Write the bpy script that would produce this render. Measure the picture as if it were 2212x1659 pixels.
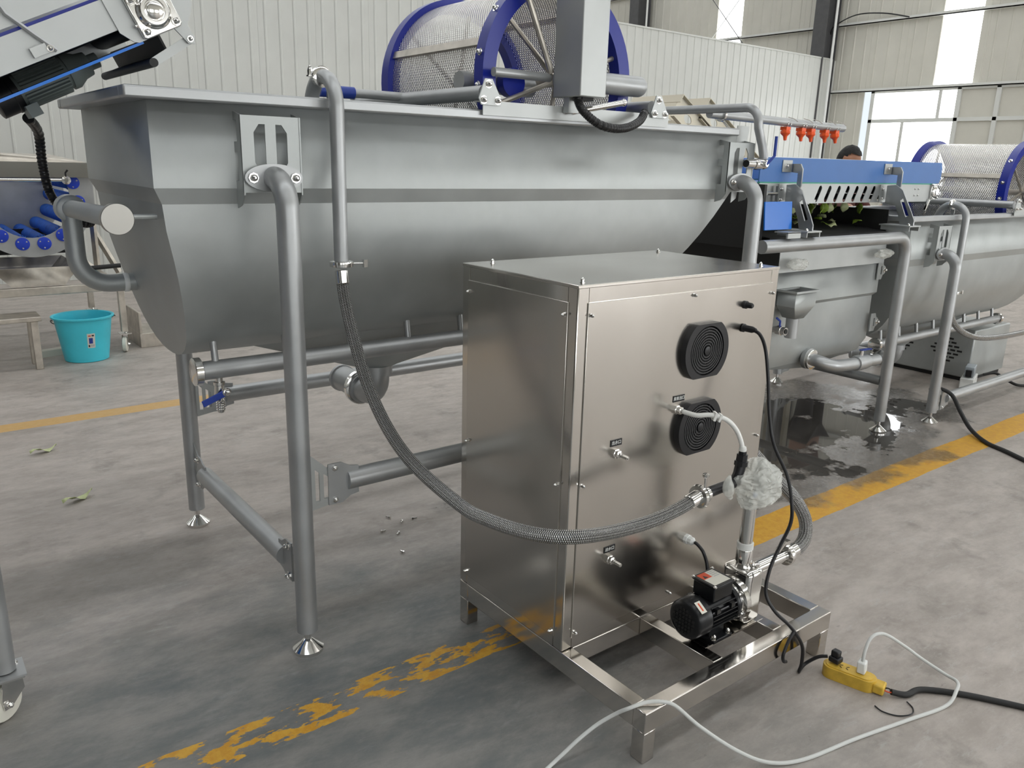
import bpy, math, random
from mathutils import Vector, Matrix, geometry, noise
random.seed(7)
PI = math.pi
for o in list(bpy.data.objects): bpy.data.objects.remove(o)
sc = bpy.context.scene
COL = sc.collection
# ------------------------------------------------------------------ camera, world, exposure
YAW, PITCH, ROLL, CAMH = .663, .2696, .0269, 1.6      # world X runs along the tanks, Y away from the camera, Z up
def to_world(x, y, z):
    c, s = math.cos(YAW), math.sin(YAW)
    return Vector((x*c + y*s, -x*s + y*c, z))
_f = to_world(0, math.cos(PITCH), -math.sin(PITCH))
_r0 = to_world(1, 0, 0); _u0 = to_world(0, math.sin(PITCH), math.cos(PITCH))
_r = _r0*math.cos(ROLL) + _u0*math.sin(ROLL); _u = -_r0*math.sin(ROLL) + _u0*math.cos(ROLL)
cam_d = bpy.data.cameras.new('camera'); cam = bpy.data.objects.new('camera', cam_d); COL.objects.link(cam)
m = Matrix.Identity(4)
for i, a in enumerate((_r, _u, -_f)):
    for j in range(3): m[j][i] = a[j]
m.translation = (0, 0, CAMH)
cam.matrix_world = m
cam_d.sensor_width = 36; cam_d.lens = 1739.42/2212*36; cam_d.clip_start = .02; cam_d.clip_end = 200
sc.camera = cam
w = bpy.data.worlds.new('sky'); sc.world = w; w.use_nodes = True
w.node_tree.nodes['Background'].inputs[0].default_value = (.85, .93, 1, 1)
w.node_tree.nodes['Background'].inputs[1].default_value = 1.0
sc.view_settings.view_transform = 'Standard'; sc.view_settings.look = 'None'
sc.view_settings.gamma = 1; sc.view_settings.use_curve_mapping = False
sc.view_settings.exposure = 0.05
SKYLIGHT, WINDOW, SHEET = 3.6, 4.5, 4.5              # daylight coming through roof sheets, window panes, wall sheets

# ------------------------------------------------------------------ materials
MATS = {}
def mat(name, col, metal=0, rough=.5, var=0, scale=8, bump=0, bscale=40, emit=None, alpha=None, trans=0, ior=1.45, coat=0, rvar=0, stretch=None, aniso=0):
    if name in MATS: return MATS[name]
    mt = bpy.data.materials.new(name); mt.use_nodes = True
    nt = mt.node_tree; N = nt.nodes; L = nt.links; b = N['Principled BSDF']
    b.inputs['Base Color'].default_value = (*col, 1); b.inputs['Metallic'].default_value = metal; b.inputs['Roughness'].default_value = rough
    b.inputs['IOR'].default_value = ior
    if aniso: b.inputs['Anisotropic'].default_value = aniso
    if coat: b.inputs['Coat Weight'].default_value = coat; b.inputs['Coat Roughness'].default_value = .05
    if trans: b.inputs['Transmission Weight'].default_value = trans
    if emit: b.inputs['Emission Color'].default_value = (*emit[:3], 1); b.inputs['Emission Strength'].default_value = emit[3]
    if alpha is not None: b.inputs['Alpha'].default_value = alpha
    if var or bump or rvar:
        tc = N.new('ShaderNodeTexCoord'); src = tc.outputs['Object']
        if stretch:
            mp = N.new('ShaderNodeMapping'); mp.inputs['Scale'].default_value = stretch; L.new(src, mp.inputs[0]); src = mp.outputs[0]
        if var or rvar:
            n = N.new('ShaderNodeTexNoise'); n.inputs['Scale'].default_value = scale; n.inputs['Detail'].default_value = 4; L.new(src, n.inputs['Vector'])
            if var:
                mr = N.new('ShaderNodeMapRange'); mr.inputs[1].default_value = .3; mr.inputs[2].default_value = .7; mr.inputs[3].default_value = 1-var; mr.inputs[4].default_value = 1+var
                L.new(n.outputs[0], mr.inputs[0])
                mx = N.new('ShaderNodeMix'); mx.data_type = 'RGBA'; mx.blend_type = 'MULTIPLY'; mx.inputs[0].default_value = 1; mx.inputs[6].default_value = (*col, 1)
                L.new(mr.outputs[0], mx.inputs[7]); L.new(mx.outputs[2], b.inputs['Base Color'])
            if rvar:
                mr = N.new('ShaderNodeMapRange'); mr.inputs[1].default_value = .3; mr.inputs[2].default_value = .7; mr.inputs[3].default_value = max(.02, rough-rvar); mr.inputs[4].default_value = rough+rvar
                L.new(n.outputs[0], mr.inputs[0]); L.new(mr.outputs[0], b.inputs['Roughness'])
        if bump:
            n2 = N.new('ShaderNodeTexNoise'); n2.inputs['Scale'].default_value = bscale; n2.inputs['Detail'].default_value = 3; L.new(src, n2.inputs['Vector'])
            bp = N.new('ShaderNodeBump'); bp.inputs['Strength'].default_value = bump; bp.inputs['Distance'].default_value = .01
            L.new(n2.outputs[0], bp.inputs['Height']); L.new(bp.outputs[0], b.inputs['Normal'])
    MATS[name] = mt; return mt
M_BLAST = mat('bead_blasted_steel', (.425, .445, .44), .55, .46, var=.10, scale=5, bump=.03, bscale=500, rvar=.06)
M_PIPE = mat('blasted_pipe_steel', (.42, .43, .435), .65, .40, var=.08, scale=9, rvar=.05)
M_SHEET = mat('sheet_steel', (.46, .475, .47), .6, .45, var=.05, scale=6)
M_POL = mat('polished_steel', (.62, .59, .55), 1, .13, bump=.05, bscale=5, rvar=.04, scale=4)
M_PANEL = mat('brushed_panel_steel', (.59, .56, .52), 1, .22, bump=.12, bscale=3.2, rvar=.05, scale=3, stretch=(1, 1, .45))
M_CHROME = mat('bright_steel', (.78, .77, .75), 1, .12)
M_CAPST = mat('turned_steel_cap', (.40, .39, .365), 1, .34)
M_WORN = mat('worn_stainless', (.55, .51, .45), .85, .38, var=.2, scale=12)
M_PAINT = mat('grey_green_machine_paint', (.20, .23, .215), 0, .45)
M_BLACK = mat('black_plastic', (.012, .012, .014), 0, .38)
M_GUARD = mat('glossy_black_guard', (.06, .06, .063), 0, .22)
M_BLACKM = mat('black_motor_paint', (.009, .0095, .011), .1, .30)
M_RUBBER = mat('black_rubber', (.018, .018, .018), 0, .55)
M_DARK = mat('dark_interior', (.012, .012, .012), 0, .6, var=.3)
M_BLUE = mat('blue_plastic', (.008, .02, .27), 0, .32)
M_BLUEROLL = mat('blue_brush_fabric', (.008, .10, .46), 0, .7, var=.25, scale=30)
M_CAPBLUE = mat('bright_blue_cap', (.012, .05, .52), 0, .35)
M_BELT = mat('blue_belt_guard', (.06, .17, .45), 0, .42, var=.04)
M_BLUETRAY = mat('blue_tray', (.01, .16, .62), 0, .2)
M_WHITE = mat('white_plastic', (.75, .76, .74), 0, .4)
M_GRAYBOX = mat('grey_plastic', (.36, .40, .43), 0, .45)
M_ORANGE = mat('orange_plastic', (.85, .10, .015), 0, .35)
M_GREEN = mat('green_strip', (.09, .48, .33), 0, .4)
M_YEL = mat('yellow_plastic', (.62, .40, .05), 0, .42, var=.18, scale=25)
M_CORDW = mat('white_cable_jacket', (.62, .63, .61), 0, .45)
M_CYAN = mat('cyan_bucket_plastic', (.07, .62, .76), 0, .35, var=.06, scale=7)
M_HANDLE = mat('blue_handle_grip', (.02, .05, .30), 0, .4)
M_LABEL = mat('label_paper', (.72, .70, .62), 0, .5)
M_RED = mat('label_red', (.70, .10, .04), 0, .5)
M_TUBE = mat('milky_tube', (.80, .80, .77), 0, .3)
M_WALL = mat('cream_wall_sheet', (.62, .63, .60), 0, .38, var=.03, scale=3)
M_DIMW = mat('painted_dim_wall', (.10, .095, .085), 0, .7)  # dimness put into the colour, so the cabinet side mirrors something dark
M_WALLR = mat('sage_wall_sheet', (.62, .605, .54), 0, .42, var=.03, scale=3)
M_GIRT = mat('girt_paint', (.68, .69, .66), 0, .45)
M_COLUMN = mat('column_paint', (.085, .085, .088), 0, .5, var=.1)
M_BEIGE = mat('beige_steel_frame', (.62, .57, .46), .3, .42)
M_SKIN = mat('skin', (.42, .20, .12), 0, .5)
M_HAIR = mat('black_hair', (.006, .005, .005), 0, .6, bump=.5, bscale=120)
M_SHIRT = mat('maroon_shirt', (.10, .03, .025), 0, .8)
M_TROUSER = mat('dark_trousers', (.02, .02, .028), 0, .8)
M_LEAF = mat('lettuce_green', (.24, .36, .04), 0, .5, var=.3, scale=30)
M_LEAFP = mat('pale_lettuce', (.55, .60, .32), 0, .5, var=.2, scale=30)
M_SKYL = mat('roof_daylight_sheet', (.8, .8, .8), 0, .5, emit=(.95, .98, 1, SKYLIGHT))
M_WIN = mat('daylit_window_pane', (.8, .8, .8), 0, .2, emit=(.97, .99, 1, WINDOW))
M_WSHEET = mat('daylit_wall_sheet', (.8, .8, .8), 0, .5, emit=(.96, .98, 1, SHEET))
M_ROOF = mat('roof_sheet', (.55, .55, .52), 0, .5)

def wrap_material():
    mt = bpy.data.materials.new('crumpled_clear_wrap'); mt.use_nodes = True; nt = mt.node_tree; N = nt.nodes; L = nt.links; b = N['Principled BSDF']
    b.inputs['Base Color'].default_value = (.80, .81, .76, 1); b.inputs['Roughness'].default_value = .06; b.inputs['Alpha'].default_value = .48
    tc = N.new('ShaderNodeTexCoord'); v = N.new('ShaderNodeTexVoronoi'); v.inputs['Scale'].default_value = 55
    L.new(tc.outputs['Object'], v.inputs['Vector']); bp = N.new('ShaderNodeBump'); bp.inputs['Strength'].default_value = .5; bp.inputs['Distance'].default_value = .01
    L.new(v.outputs['Distance'], bp.inputs['Height']); L.new(bp.outputs[0], b.inputs['Normal']); return mt
M_WRAP = wrap_material()

def uv_pattern(name, col, metal, rough, ax, ay, holes, strength=.8, thr=.18):
    """cos*cos lattice in UV: staggered holes of a punched sheet, or the cross weave of a braid"""
    mt = bpy.data.materials.new(name); mt.use_nodes = True; nt = mt.node_tree; N = nt.nodes; L = nt.links; b = N['Principled BSDF']
    b.inputs['Base Color'].default_value = (*col, 1); b.inputs['Metallic'].default_value = metal; b.inputs['Roughness'].default_value = rough
    uv = N.new('ShaderNodeUVMap'); sp = N.new('ShaderNodeSeparateXYZ'); L.new(uv.outputs[0], sp.inputs[0])
    def cosn(sock, k):
        a = N.new('ShaderNodeMath'); a.operation = 'MULTIPLY'; a.inputs[1].default_value = k; L.new(sock, a.inputs[0])
        c = N.new('ShaderNodeMath'); c.operation = 'COSINE'; L.new(a.outputs[0], c.inputs[0]); return c.outputs[0]
    p = N.new('ShaderNodeMath'); p.operation = 'MULTIPLY'; L.new(cosn(sp.outputs[0], ax), p.inputs[0]); L.new(cosn(sp.outputs[1], ay), p.inputs[1])
    if holes:
        g = N.new('ShaderNodeMath'); g.operation = 'LESS_THAN'; g.inputs[1].default_value = thr; L.new(p.outputs[0], g.inputs[0]); L.new(g.outputs[0], b.inputs['Alpha'])
    if not holes:
        mr = N.new('ShaderNodeMapRange'); mr.inputs[1].default_value = -.7; mr.inputs[2].default_value = .5; L.new(p.outputs[0], mr.inputs[0])
        mx = N.new('ShaderNodeMix'); mx.data_type = 'RGBA'; mx.inputs[6].default_value = (.12, .12, .12, 1); mx.inputs[7].default_value = (*col, 1); L.new(mr.outputs[0], mx.inputs[0]); L.new(mx.outputs[2], b.inputs['Base Color'])
    bp = N.new('ShaderNodeBump'); bp.inputs['Strength'].default_value = strength; bp.inputs['Distance'].default_value = .003
    L.new(p.outputs[0], bp.inputs['Height']); L.new(bp.outputs[0], b.inputs['Normal']); return mt
M_PERF = uv_pattern('punched_drum_sheet', (.80, .78, .75), 1, .22, 2*PI/.020, 2*PI/.0135, True, thr=.38)
M_BRAID = uv_pattern('steel_braid', (.62, .62, .61), 1, .26, 2*PI*190, 2*PI*8, False, 1.0)
M_CORR = mat('black_conduit', (.012, .012, .013), 0, .35)

def floor_material():
    mt = bpy.data.materials.new('worn_painted_concrete'); mt.use_nodes = True; nt = mt.node_tree; N = nt.nodes; L = nt.links; b = N['Principled BSDF']
    tc = N.new('ShaderNodeNewGeometry'); P = tc.outputs['Position']
    def noise_(scale, detail=6, rough=.6, stretch=None):
        n = N.new('ShaderNodeTexNoise'); n.inputs['Scale'].default_value = scale; n.inputs['Detail'].default_value = detail; n.inputs['Roughness'].default_value = rough
        if stretch:
            mp = N.new('ShaderNodeMapping'); mp.inputs['Scale'].default_value = stretch; mp.inputs['Rotation'].default_value = (0, 0, .5); L.new(P, mp.inputs[0]); L.new(mp.outputs[0], n.inputs['Vector'])
        else: L.new(P, n.inputs['Vector'])
        return n.outputs[0]
    def ramp(sock, a, b_, lo=0, hi=1):
        r = N.new('ShaderNodeMapRange'); r.interpolation_type = 'SMOOTHSTEP'
        r.inputs[1].default_value = a; r.inputs[2].default_value = b_; r.inputs[3].default_value = lo; r.inputs[4].default_value = hi; L.new(sock, r.inputs[0]); return r.outputs[0]
    def mth(op, a, b_):
        k = N.new('ShaderNodeMath'); k.operation = op
        for i, x in enumerate((a, b_)):
            if isinstance(x, (int, float)): k.inputs[i].default_value = x
            else: L.new(x, k.inputs[i])
        return k.outputs[0]
    def mix(f, a, b_):
        k = N.new('ShaderNodeMix'); k.data_type = 'RGBA'
        if isinstance(f, (int, float)): k.inputs[0].default_value = f
        else: L.new(f, k.inputs[0])
        for i, x in ((6, a), (7, b_)):
            if isinstance(x, tuple): k.inputs[i].default_value = (*x, 1)
            else: L.new(x, k.inputs[i])
        return k.outputs[2]
    sp = N.new('ShaderNodeSeparateXYZ'); L.new(P, sp.inputs[0]); X, Y = sp.outputs[0], sp.outputs[1]
    big, mid, fine, streak = noise_(.7, 4), noise_(3.2, 8, .65), noise_(26, 6, .7), noise_(3.2, 10, .72, (1, 2.2, 1))
    # surviving green-grey floor paint along the machine front, also painted dark for weaker light there; bare concrete beyond
    paint_dim_left = mth('MULTIPLY', ramp(mth('ADD', Y, mth('MULTIPLY', mid, 1.6)), 2.8, 4.3, 1, 0), ramp(mth('ADD', X, mth('MULTIPLY', big, 1.2)), 1.7, 3.0, 1, 0))
    paint = mth('MULTIPLY', paint_dim_left, ramp(streak, .25, .7, 1, .55))
    bare = mix(ramp(streak, .3, .72), (.32, .282, .25), (.49, .44, .40))
    bare = mix(ramp(mid, .54, .70, 0, .55), bare, (.17, .15, .13))
    scuff = noise_(7, 12, .78, (1, 3.2, 1)); bare = mix(ramp(scuff, .54, .62, 0, .45), bare, (.50, .47, .44)); bare = mix(ramp(scuff, .40, .33, 0, .5), bare, (.15, .135, .12))
    c = mix(paint, bare, (.115, .135, .142))
    c = mix(ramp(scuff, .55, .66, 0, .22), c, (.34, .345, .34)); c = mix(ramp(fine, .66, .74, 0, .5), c, (.10, .09, .08))
    c = mix(ramp(big, .35, .7, 0, .25), c, (.26, .245, .225))
    # yellow floor lines, worn through
    wear1 = noise_(9, 9, .62, (1, 2.6, 1)); edge = mth('MULTIPLY', mth('SUBTRACT', mid, .5), .035)
    d1 = mth('ABSOLUTE', mth('ADD', mth('SUBTRACT', Y, 1.962), edge), 0)
    keep = ramp(mth('ADD', wear1, ramp(X, 1.7, 2.8, 0, .26)), .50, .53)
    l1 = mth('MULTIPLY', mth('LESS_THAN', d1, ramp(X, 1.6, 2.8, .068, .088)), keep)
    d2 = mth('ABSOLUTE', mth('ADD', mth('SUBTRACT', Y, 5.39), mth('MULTIPLY', edge, .4)), 0)
    l2 = mth('LESS_THAN', d2, .075)
    ycol = mix(ramp(fine, .35, .65), (.62, .30, .02), (.72, .41, .05))
    c = mix(l1, c, ycol); c = mix(mth('MULTIPLY', l2, .92), c, mix(mid, (.58, .34, .10), (.62, .40, .15)))
    # spilt water between the tanks
    dx = mth('DIVIDE', mth('SUBTRACT', X, 4.10), 2.0); dy = mth('DIVIDE', mth('SUBTRACT', Y, 2.80), .84)
    rr = mth('ADD', mth('ADD', mth('MULTIPLY', dx, dx), mth('MULTIPLY', dy, dy)), mth('MULTIPLY', mth('SUBTRACT', noise_(2.2, 5, .6), .5), 2.6))
    damp = ramp(rr, .75, 1.05, 1, 0); pool = ramp(rr, .40, .50, 1, 0)
    dx2 = mth('DIVIDE', mth('SUBTRACT', X, .45), .62); dy2 = mth('DIVIDE', mth('SUBTRACT', Y, 3.2), .26)
    damp2 = ramp(mth('ADD', mth('ADD', mth('MULTIPLY', dx2, dx2), mth('MULTIPLY', dy2, dy2)), mth('MULTIPLY', mth('SUBTRACT', mid, .5), 1.8)), .2, 1.2, .75, 0)
    dmp = mth('MAXIMUM', damp, damp2)
    c = mix(mth('MULTIPLY', dmp, .62), c, (.075, .070, .062)); c = mix(mth('MULTIPLY', pool, .75), c, (.03, .029, .027))
    L.new(c, b.inputs['Base Color'])
    rough = mth('SUBTRACT', ramp(fine, .3, .7, .42, .58), mth('MULTIPLY', damp, .25)); rough = mth('MAXIMUM', mth('SUBTRACT', rough, mth('MULTIPLY', pool, .6)), .03)
    L.new(rough, b.inputs['Roughness'])
    bp = N.new('ShaderNodeBump'); bp.inputs['Distance'].default_value = .004; L.new(mth('MULTIPLY', mth('SUBTRACT', 1, pool), .35), bp.inputs['Strength']); L.new(mth('ADD', fine, streak), bp.inputs['Height']); L.new(bp.outputs[0], b.inputs['Normal'])
    return mt
M_FLOOR = floor_material()

# ------------------------------------------------------------------ mesh building
OFF = {}
def V(*a): return Vector(a)
class MB:
    def __init__(s): s.v = []; s.f = []; s.uv = {}
    def add(s, vs, fs, uvs=None):
        n = len(s.v); s.v += [Vector(x) for x in vs]
        for i, q in enumerate(fs):
            if uvs: s.uv[len(s.f)] = uvs[i]
            s.f.append([n+k for k in q])
        return s
    def box(s, a, b, rot=None):
        x0, y0, z0 = a; x1, y1, z1 = b
        vs = [V(x, y, z) for z in (z0, z1) for y in (y0, y1) for x in (x0, x1)]
        if rot: c = (V(*a)+V(*b))/2; vs = [c + rot @ (q-c) for q in vs]
        return s.add(vs, [(0, 2, 3, 1), (4, 5, 7, 6), (0, 1, 5, 4), (2, 6, 7, 3), (0, 4, 6, 2), (1, 3, 7, 5)])
    def obox(s, o, ex, ey, ez, a, b):
        """box in a local frame: a..b are (x,y,z) limits along the unit axes ex, ey, ez from o"""
        vs = [o + ex*x + ey*y + ez*z for z in (a[2], b[2]) for y in (a[1], b[1]) for x in (a[0], b[0])]
        fs = [(0, 2, 3, 1), (4, 5, 7, 6), (0, 1, 5, 4), (2, 6, 7, 3), (0, 4, 6, 2), (1, 3, 7, 5)]
        if ex.cross(ey).dot(ez) < 0: fs = [f[::-1] for f in fs]
        return s.add(vs, fs)
    def lathe(s, p, axis, prof, seg=24, caps=True):
        """prof: list of (distance along axis, radius)"""
        ax = Vector(axis).normalized(); t = V(0, 0, 1) if abs(ax.z) < .9 else V(1, 0, 0)
        e1 = ax.cross(t).normalized(); e2 = ax.cross(e1); p = Vector(p); vs = []; fs = []; n = len(prof)
        for d, r in prof:
            for k in range(seg):
                a = 2*PI*k/seg; vs.append(p + ax*d + (e1*math.cos(a) + e2*math.sin(a))*r)
        for i in range(n-1):
            for k in range(seg):
                k2 = (k+1) % seg; fs.append((i*seg+k, i*seg+k2, (i+1)*seg+k2, (i+1)*seg+k))
        if caps:
            if prof[0][1] > 1e-5: fs.append(tuple(range(seg))[::-1])
            if prof[-1][1] > 1e-5: fs.append(tuple((n-1)*seg+k for k in range(seg)))
        return s.add(vs, fs)
    def cyl(s, a, b, r, seg=20, r2=None):
        a = Vector(a); b = Vector(b); d = b-a
        return s.lathe(a, d, [(0, r), (d.length, r if r2 is None else r2)], seg)
    def tube(s, pts, r, seg=14, smooth=0, caps=True):
        pts = [Vector(p) for p in pts]
        if smooth: pts = spline(pts, smooth)
        n = len(pts); T = []
        for i in range(n): T.append(((pts[min(i+1, n-1)] - pts[max(i-1, 0)])).normalized())
        t = V(0, 0, 1) if abs(T[0].z) < .9 else V(1, 0, 0); e = T[0].cross(t).normalized(); vs = []; fs = []; uvs = []; d = 0; D = []
        for i in range(n):
            e = (e - T[i]*e.dot(T[i])).normalized(); f = T[i].cross(e)
            if i: d += (pts[i]-pts[i-1]).length
            D.append(d); rr = r(d) if callable(r) else r
            for k in range(seg): a = 2*PI*k/seg; vs.append(pts[i] + (e*math.cos(a) + f*math.sin(a))*rr)
        for i in range(n-1):
            for k in range(seg):
                k2 = (k+1) % seg; fs.append((i*seg+k, i*seg+k2, (i+1)*seg+k2, (i+1)*seg+k))
                uvs.append(((D[i], k/seg), (D[i], (k+1)/seg), (D[i+1], (k+1)/seg), (D[i+1], k/seg)))
        if caps:
            fs.append(tuple(range(seg))[::-1]); uvs.append(((0, 0),)*seg); fs.append(tuple((n-1)*seg+k for k in range(seg))); uvs.append(((0, 0),)*seg)
        return s.add(vs, fs, uvs)
    def plate(s, o, ex, ey, outer, holes=(), t=.004):
        """flat plate with holes; polygon points are (x,y) in the frame ex,ey from o; thickness t along ex x ey"""
        o = Vector(o); ex = Vector(ex).normalized(); ey = Vector(ey).normalized(); nz = ex.cross(ey)
        def area(q): return sum(q[i][0]*q[(i+1) % len(q)][1]-q[(i+1) % len(q)][0]*q[i][1] for i in range(len(q)))
        loops = [list(outer) if area(outer) > 0 else list(outer)[::-1]] + [list(h) if area(h) < 0 else list(h)[::-1] for h in holes]
        tri = geometry.tessellate_polygon([[V(x, y, 0) for x, y in l] for l in loops])
        flat = [q for l in loops for q in l]; n = len(flat)
        vs = [o + ex*x + ey*y for x, y in flat] + [o + ex*x + ey*y + nz*t for x, y in flat]; fs = []
        for a, b, c in tri:
            if (flat[b][0]-flat[a][0])*(flat[c][1]-flat[a][1])-(flat[c][0]-flat[a][0])*(flat[b][1]-flat[a][1]) < 0: b, c = c, b
            fs.append((a+n, b+n, c+n)); fs.append((a, c, b))
        k = 0
        for l in loops:
            for i in range(len(l)): j = (i+1) % len(l); fs.append((k+i, k+j, k+j+n, k+i+n))
            k += len(l)
        return s.add(vs, fs)
    def sphere(s, c, r, seg=20, rings=12):
        r = Vector((r, r, r)) if isinstance(r, (int, float)) else Vector(r); c = Vector(c); vs = [c+V(0, 0, -r.z)]; fs = []
        for i in range(1, rings):
            a = PI*i/rings - PI/2
            for k in range(seg): b = 2*PI*k/seg; vs.append(c + V(r.x*math.cos(a)*math.cos(b), r.y*math.cos(a)*math.sin(b), r.z*math.sin(a)))
        vs.append(c+V(0, 0, r.z)); top = len(vs)-1
        for k in range(seg): k2 = (k+1) % seg; fs.append((0, 1+k2, 1+k)); fs.append((top, top-seg+k, top-seg+k2))
        for i in range(rings-2):
            for k in range(seg): k2 = (k+1) % seg; fs.append((1+i*seg+k, 1+i*seg+k2, 1+(i+1)*seg+k2, 1+(i+1)*seg+k))
        return s.add(vs, fs)
    def mesh(s, name, off, ang=35):
        me = bpy.data.meshes.new(name); me.from_pydata([tuple(q-off) for q in s.v], [], s.f)
        if s.uv:
            ul = me.uv_layers.new(name='UVMap')
            for i, p in enumerate(me.polygons):
                if i in s.uv:
                    for k, li in enumerate(p.loop_indices): ul.data[li].uv = s.uv[i][k]
        me.polygons.foreach_set('use_smooth', [True]*len(me.polygons)); me.set_sharp_from_angle(angle=math.radians(ang)); return me
    def build(s, name, material, parent=None, ang=35, bevel=0, solid=0):
        if parent is None:
            lo = [min(q[i] for q in s.v) for i in range(3)]; hi = [max(q[i] for q in s.v) for i in range(3)]
            off = V((lo[0]+hi[0])/2, (lo[1]+hi[1])/2, lo[2])
        else: off = OFF[parent.name]
        o = bpy.data.objects.new(name, s.mesh(name, off, ang)); COL.objects.link(o); o.data.materials.append(material)
        if parent is None: o.location = off
        else: o.parent = parent
        OFF[o.name] = off
        if solid: md = o.modifiers.new('s', 'SOLIDIFY'); md.thickness = solid; md.offset = -1
        if bevel: md = o.modifiers.new('b', 'BEVEL'); md.width = bevel; md.segments = 2; md.limit_method = 'ANGLE'; md.angle_limit = .6
        return o
def spline(pts, n):
    out = []
    for i in range(len(pts)-1):
        p0 = pts[max(i-1, 0)]; p1 = pts[i]; p2 = pts[i+1]; p3 = pts[min(i+2, len(pts)-1)]
        for k in range(n):
            t = k/n; out.append(.5*((2*p1)+(-p0+p2)*t+(2*p0-5*p1+4*p2-p3)*t*t+(-p0+3*p1-3*p2+p3)*t**3))
    out.append(pts[-1]); return out
def arc(c, a, b, r, a0, a1, n=8):
    """points c + r(cos a, sin b) in the plane of unit vectors a,b"""
    c = Vector(c); a = Vector(a); b = Vector(b)
    return [c + (a*math.cos(a0+(a1-a0)*i/n) + b*math.sin(a0+(a1-a0)*i/n))*r for i in range(n+1)]
def thing(name, loc, label, cat, group=None):
    o = bpy.data.objects.new(name, None); COL.objects.link(o); o.location = loc; o.empty_display_size = .1
    OFF[o.name] = Vector(loc); return tag(o, label, cat, group)
def tag(o, label, cat, group=None):
    o['label'] = label; o['category'] = cat
    if group: o['group'] = group
    return o
def struct(o): o['kind'] = 'structure'; return o
def place(parent, src, loc, name=None, rot=None):
    """a copy of part src (built around the world origin) put at world loc under parent"""
    c = src.copy(); COL.objects.link(c); c.parent = parent; c.location = Vector(loc)-OFF[parent.name]
    if rot: c.rotation_euler = rot
    if name: c.name = name
    return c
def text_mesh(body, size, o, ex, ey, name, material, parent, depth=.0006):
    cu = bpy.data.curves.new('t', 'FONT'); cu.body = body; cu.size = size; cu.align_x = 'CENTER'; cu.align_y = 'CENTER'; cu.extrude = depth; cu.resolution_u = 2
    t = bpy.data.objects.new('t', cu); COL.objects.link(t); dg = bpy.context.evaluated_depsgraph_get(); me = bpy.data.meshes.new_from_object(t.evaluated_get(dg))
    bpy.data.objects.remove(t); bpy.data.curves.remove(cu)
    ex = Vector(ex).normalized(); ey = Vector(ey).normalized(); nz = ex.cross(ey); off = OFF[parent.name]
    for vt in me.vertices: vt.co = Vector(o) + ex*vt.co.x + ey*vt.co.y + nz*vt.co.z - off
    ob = bpy.data.objects.new(name, me); COL.objects.link(ob); ob.parent = parent; me.materials.clear(); me.materials.append(material); OFF[ob.name] = off; return ob
def screw(parent, p, axis, r=.006, h=None, name='bolt', m_=None):
    """dome nut on a washer"""
    h = h or r*1.7
    return MB().lathe(p, axis, [(-.002, r*1.5), (.15*r, r*1.5), (.15*r, r), (h*.55, r), (h*.8, r*.75), (h, r*.25)], 8).build(name, m_ or M_CHROME, parent)
X, Y, Z = V(1, 0, 0), V(0, 1, 0), V(0, 0, 1)
# ------------------------------------------------------------------ the hall
struct(MB().box((-9, -9, -.1), (18.6, 26, 0)).build('floor', M_FLOOR))
def root_struct(name, loc):
    o = bpy.data.objects.new(name, None); COL.objects.link(o); o.location = loc; OFF[o.name] = Vector(loc); return struct(o)
def ribbed(width, pitch, z0, z1, t=.03, rib=.012, rw=.022):
    """corrugated sheet standing at the origin: runs along +X, ribs towards -Y"""
    pr = [(0, 0)]; x = pitch*.5
    while x < width-.01:
        pr += [(x-rw, 0), (x-rw*.45, -rib), (x+rw*.45, -rib), (x+rw, 0)]; x += pitch
    pr.append((width-.002, 0)); b = MB(); n = len(pr)
    vs = [V(x, y, z) for z in (z0, z1) for x, y in pr] + [V(x, t, z) for z in (z0, z1) for x in (0, width-.002)]
    fs = [(i, i+1, n+i+1, n+i) for i in range(n-1)] + [(2*n+1, 2*n, 2*n+2, 2*n+3), (0, n, 2*n+2, 2*n), (n-1, 2*n+1, 2*n+3, 2*n-1)]
    fs += [tuple(range(n, 2*n)) + (2*n+3, 2*n+2), tuple(range(n))[::-1] + (2*n, 2*n+1)]
    return b.add(vs, fs)
# low partition of cream sheets behind the machines
VP = 11.5; wb = root_struct('wall_back', (5, VP, 0)); pm = None; u = -9.0
while u < 18.15:
    if pm is None:
        pm = ribbed(.84, .21, 0, 4.08).mesh('wall_panel', V(0, 0, 0), 20); pm.materials.append(M_WALL)
    o = bpy.data.objects.new('wall_panel', pm); COL.objects.link(o); o.parent = wb; o.location = V(u, VP, 0)-OFF[wb.name]; u += .84
MB().box((-9, VP-.02, 4.08), (18.2, VP+.045, 4.11)).build('wall_cap', M_WALL, wb)
MB().box((18.18, VP-.03, 0), (18.24, VP+.06, 4.1)).build('wall_end_trim', M_GIRT, wb)
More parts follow.
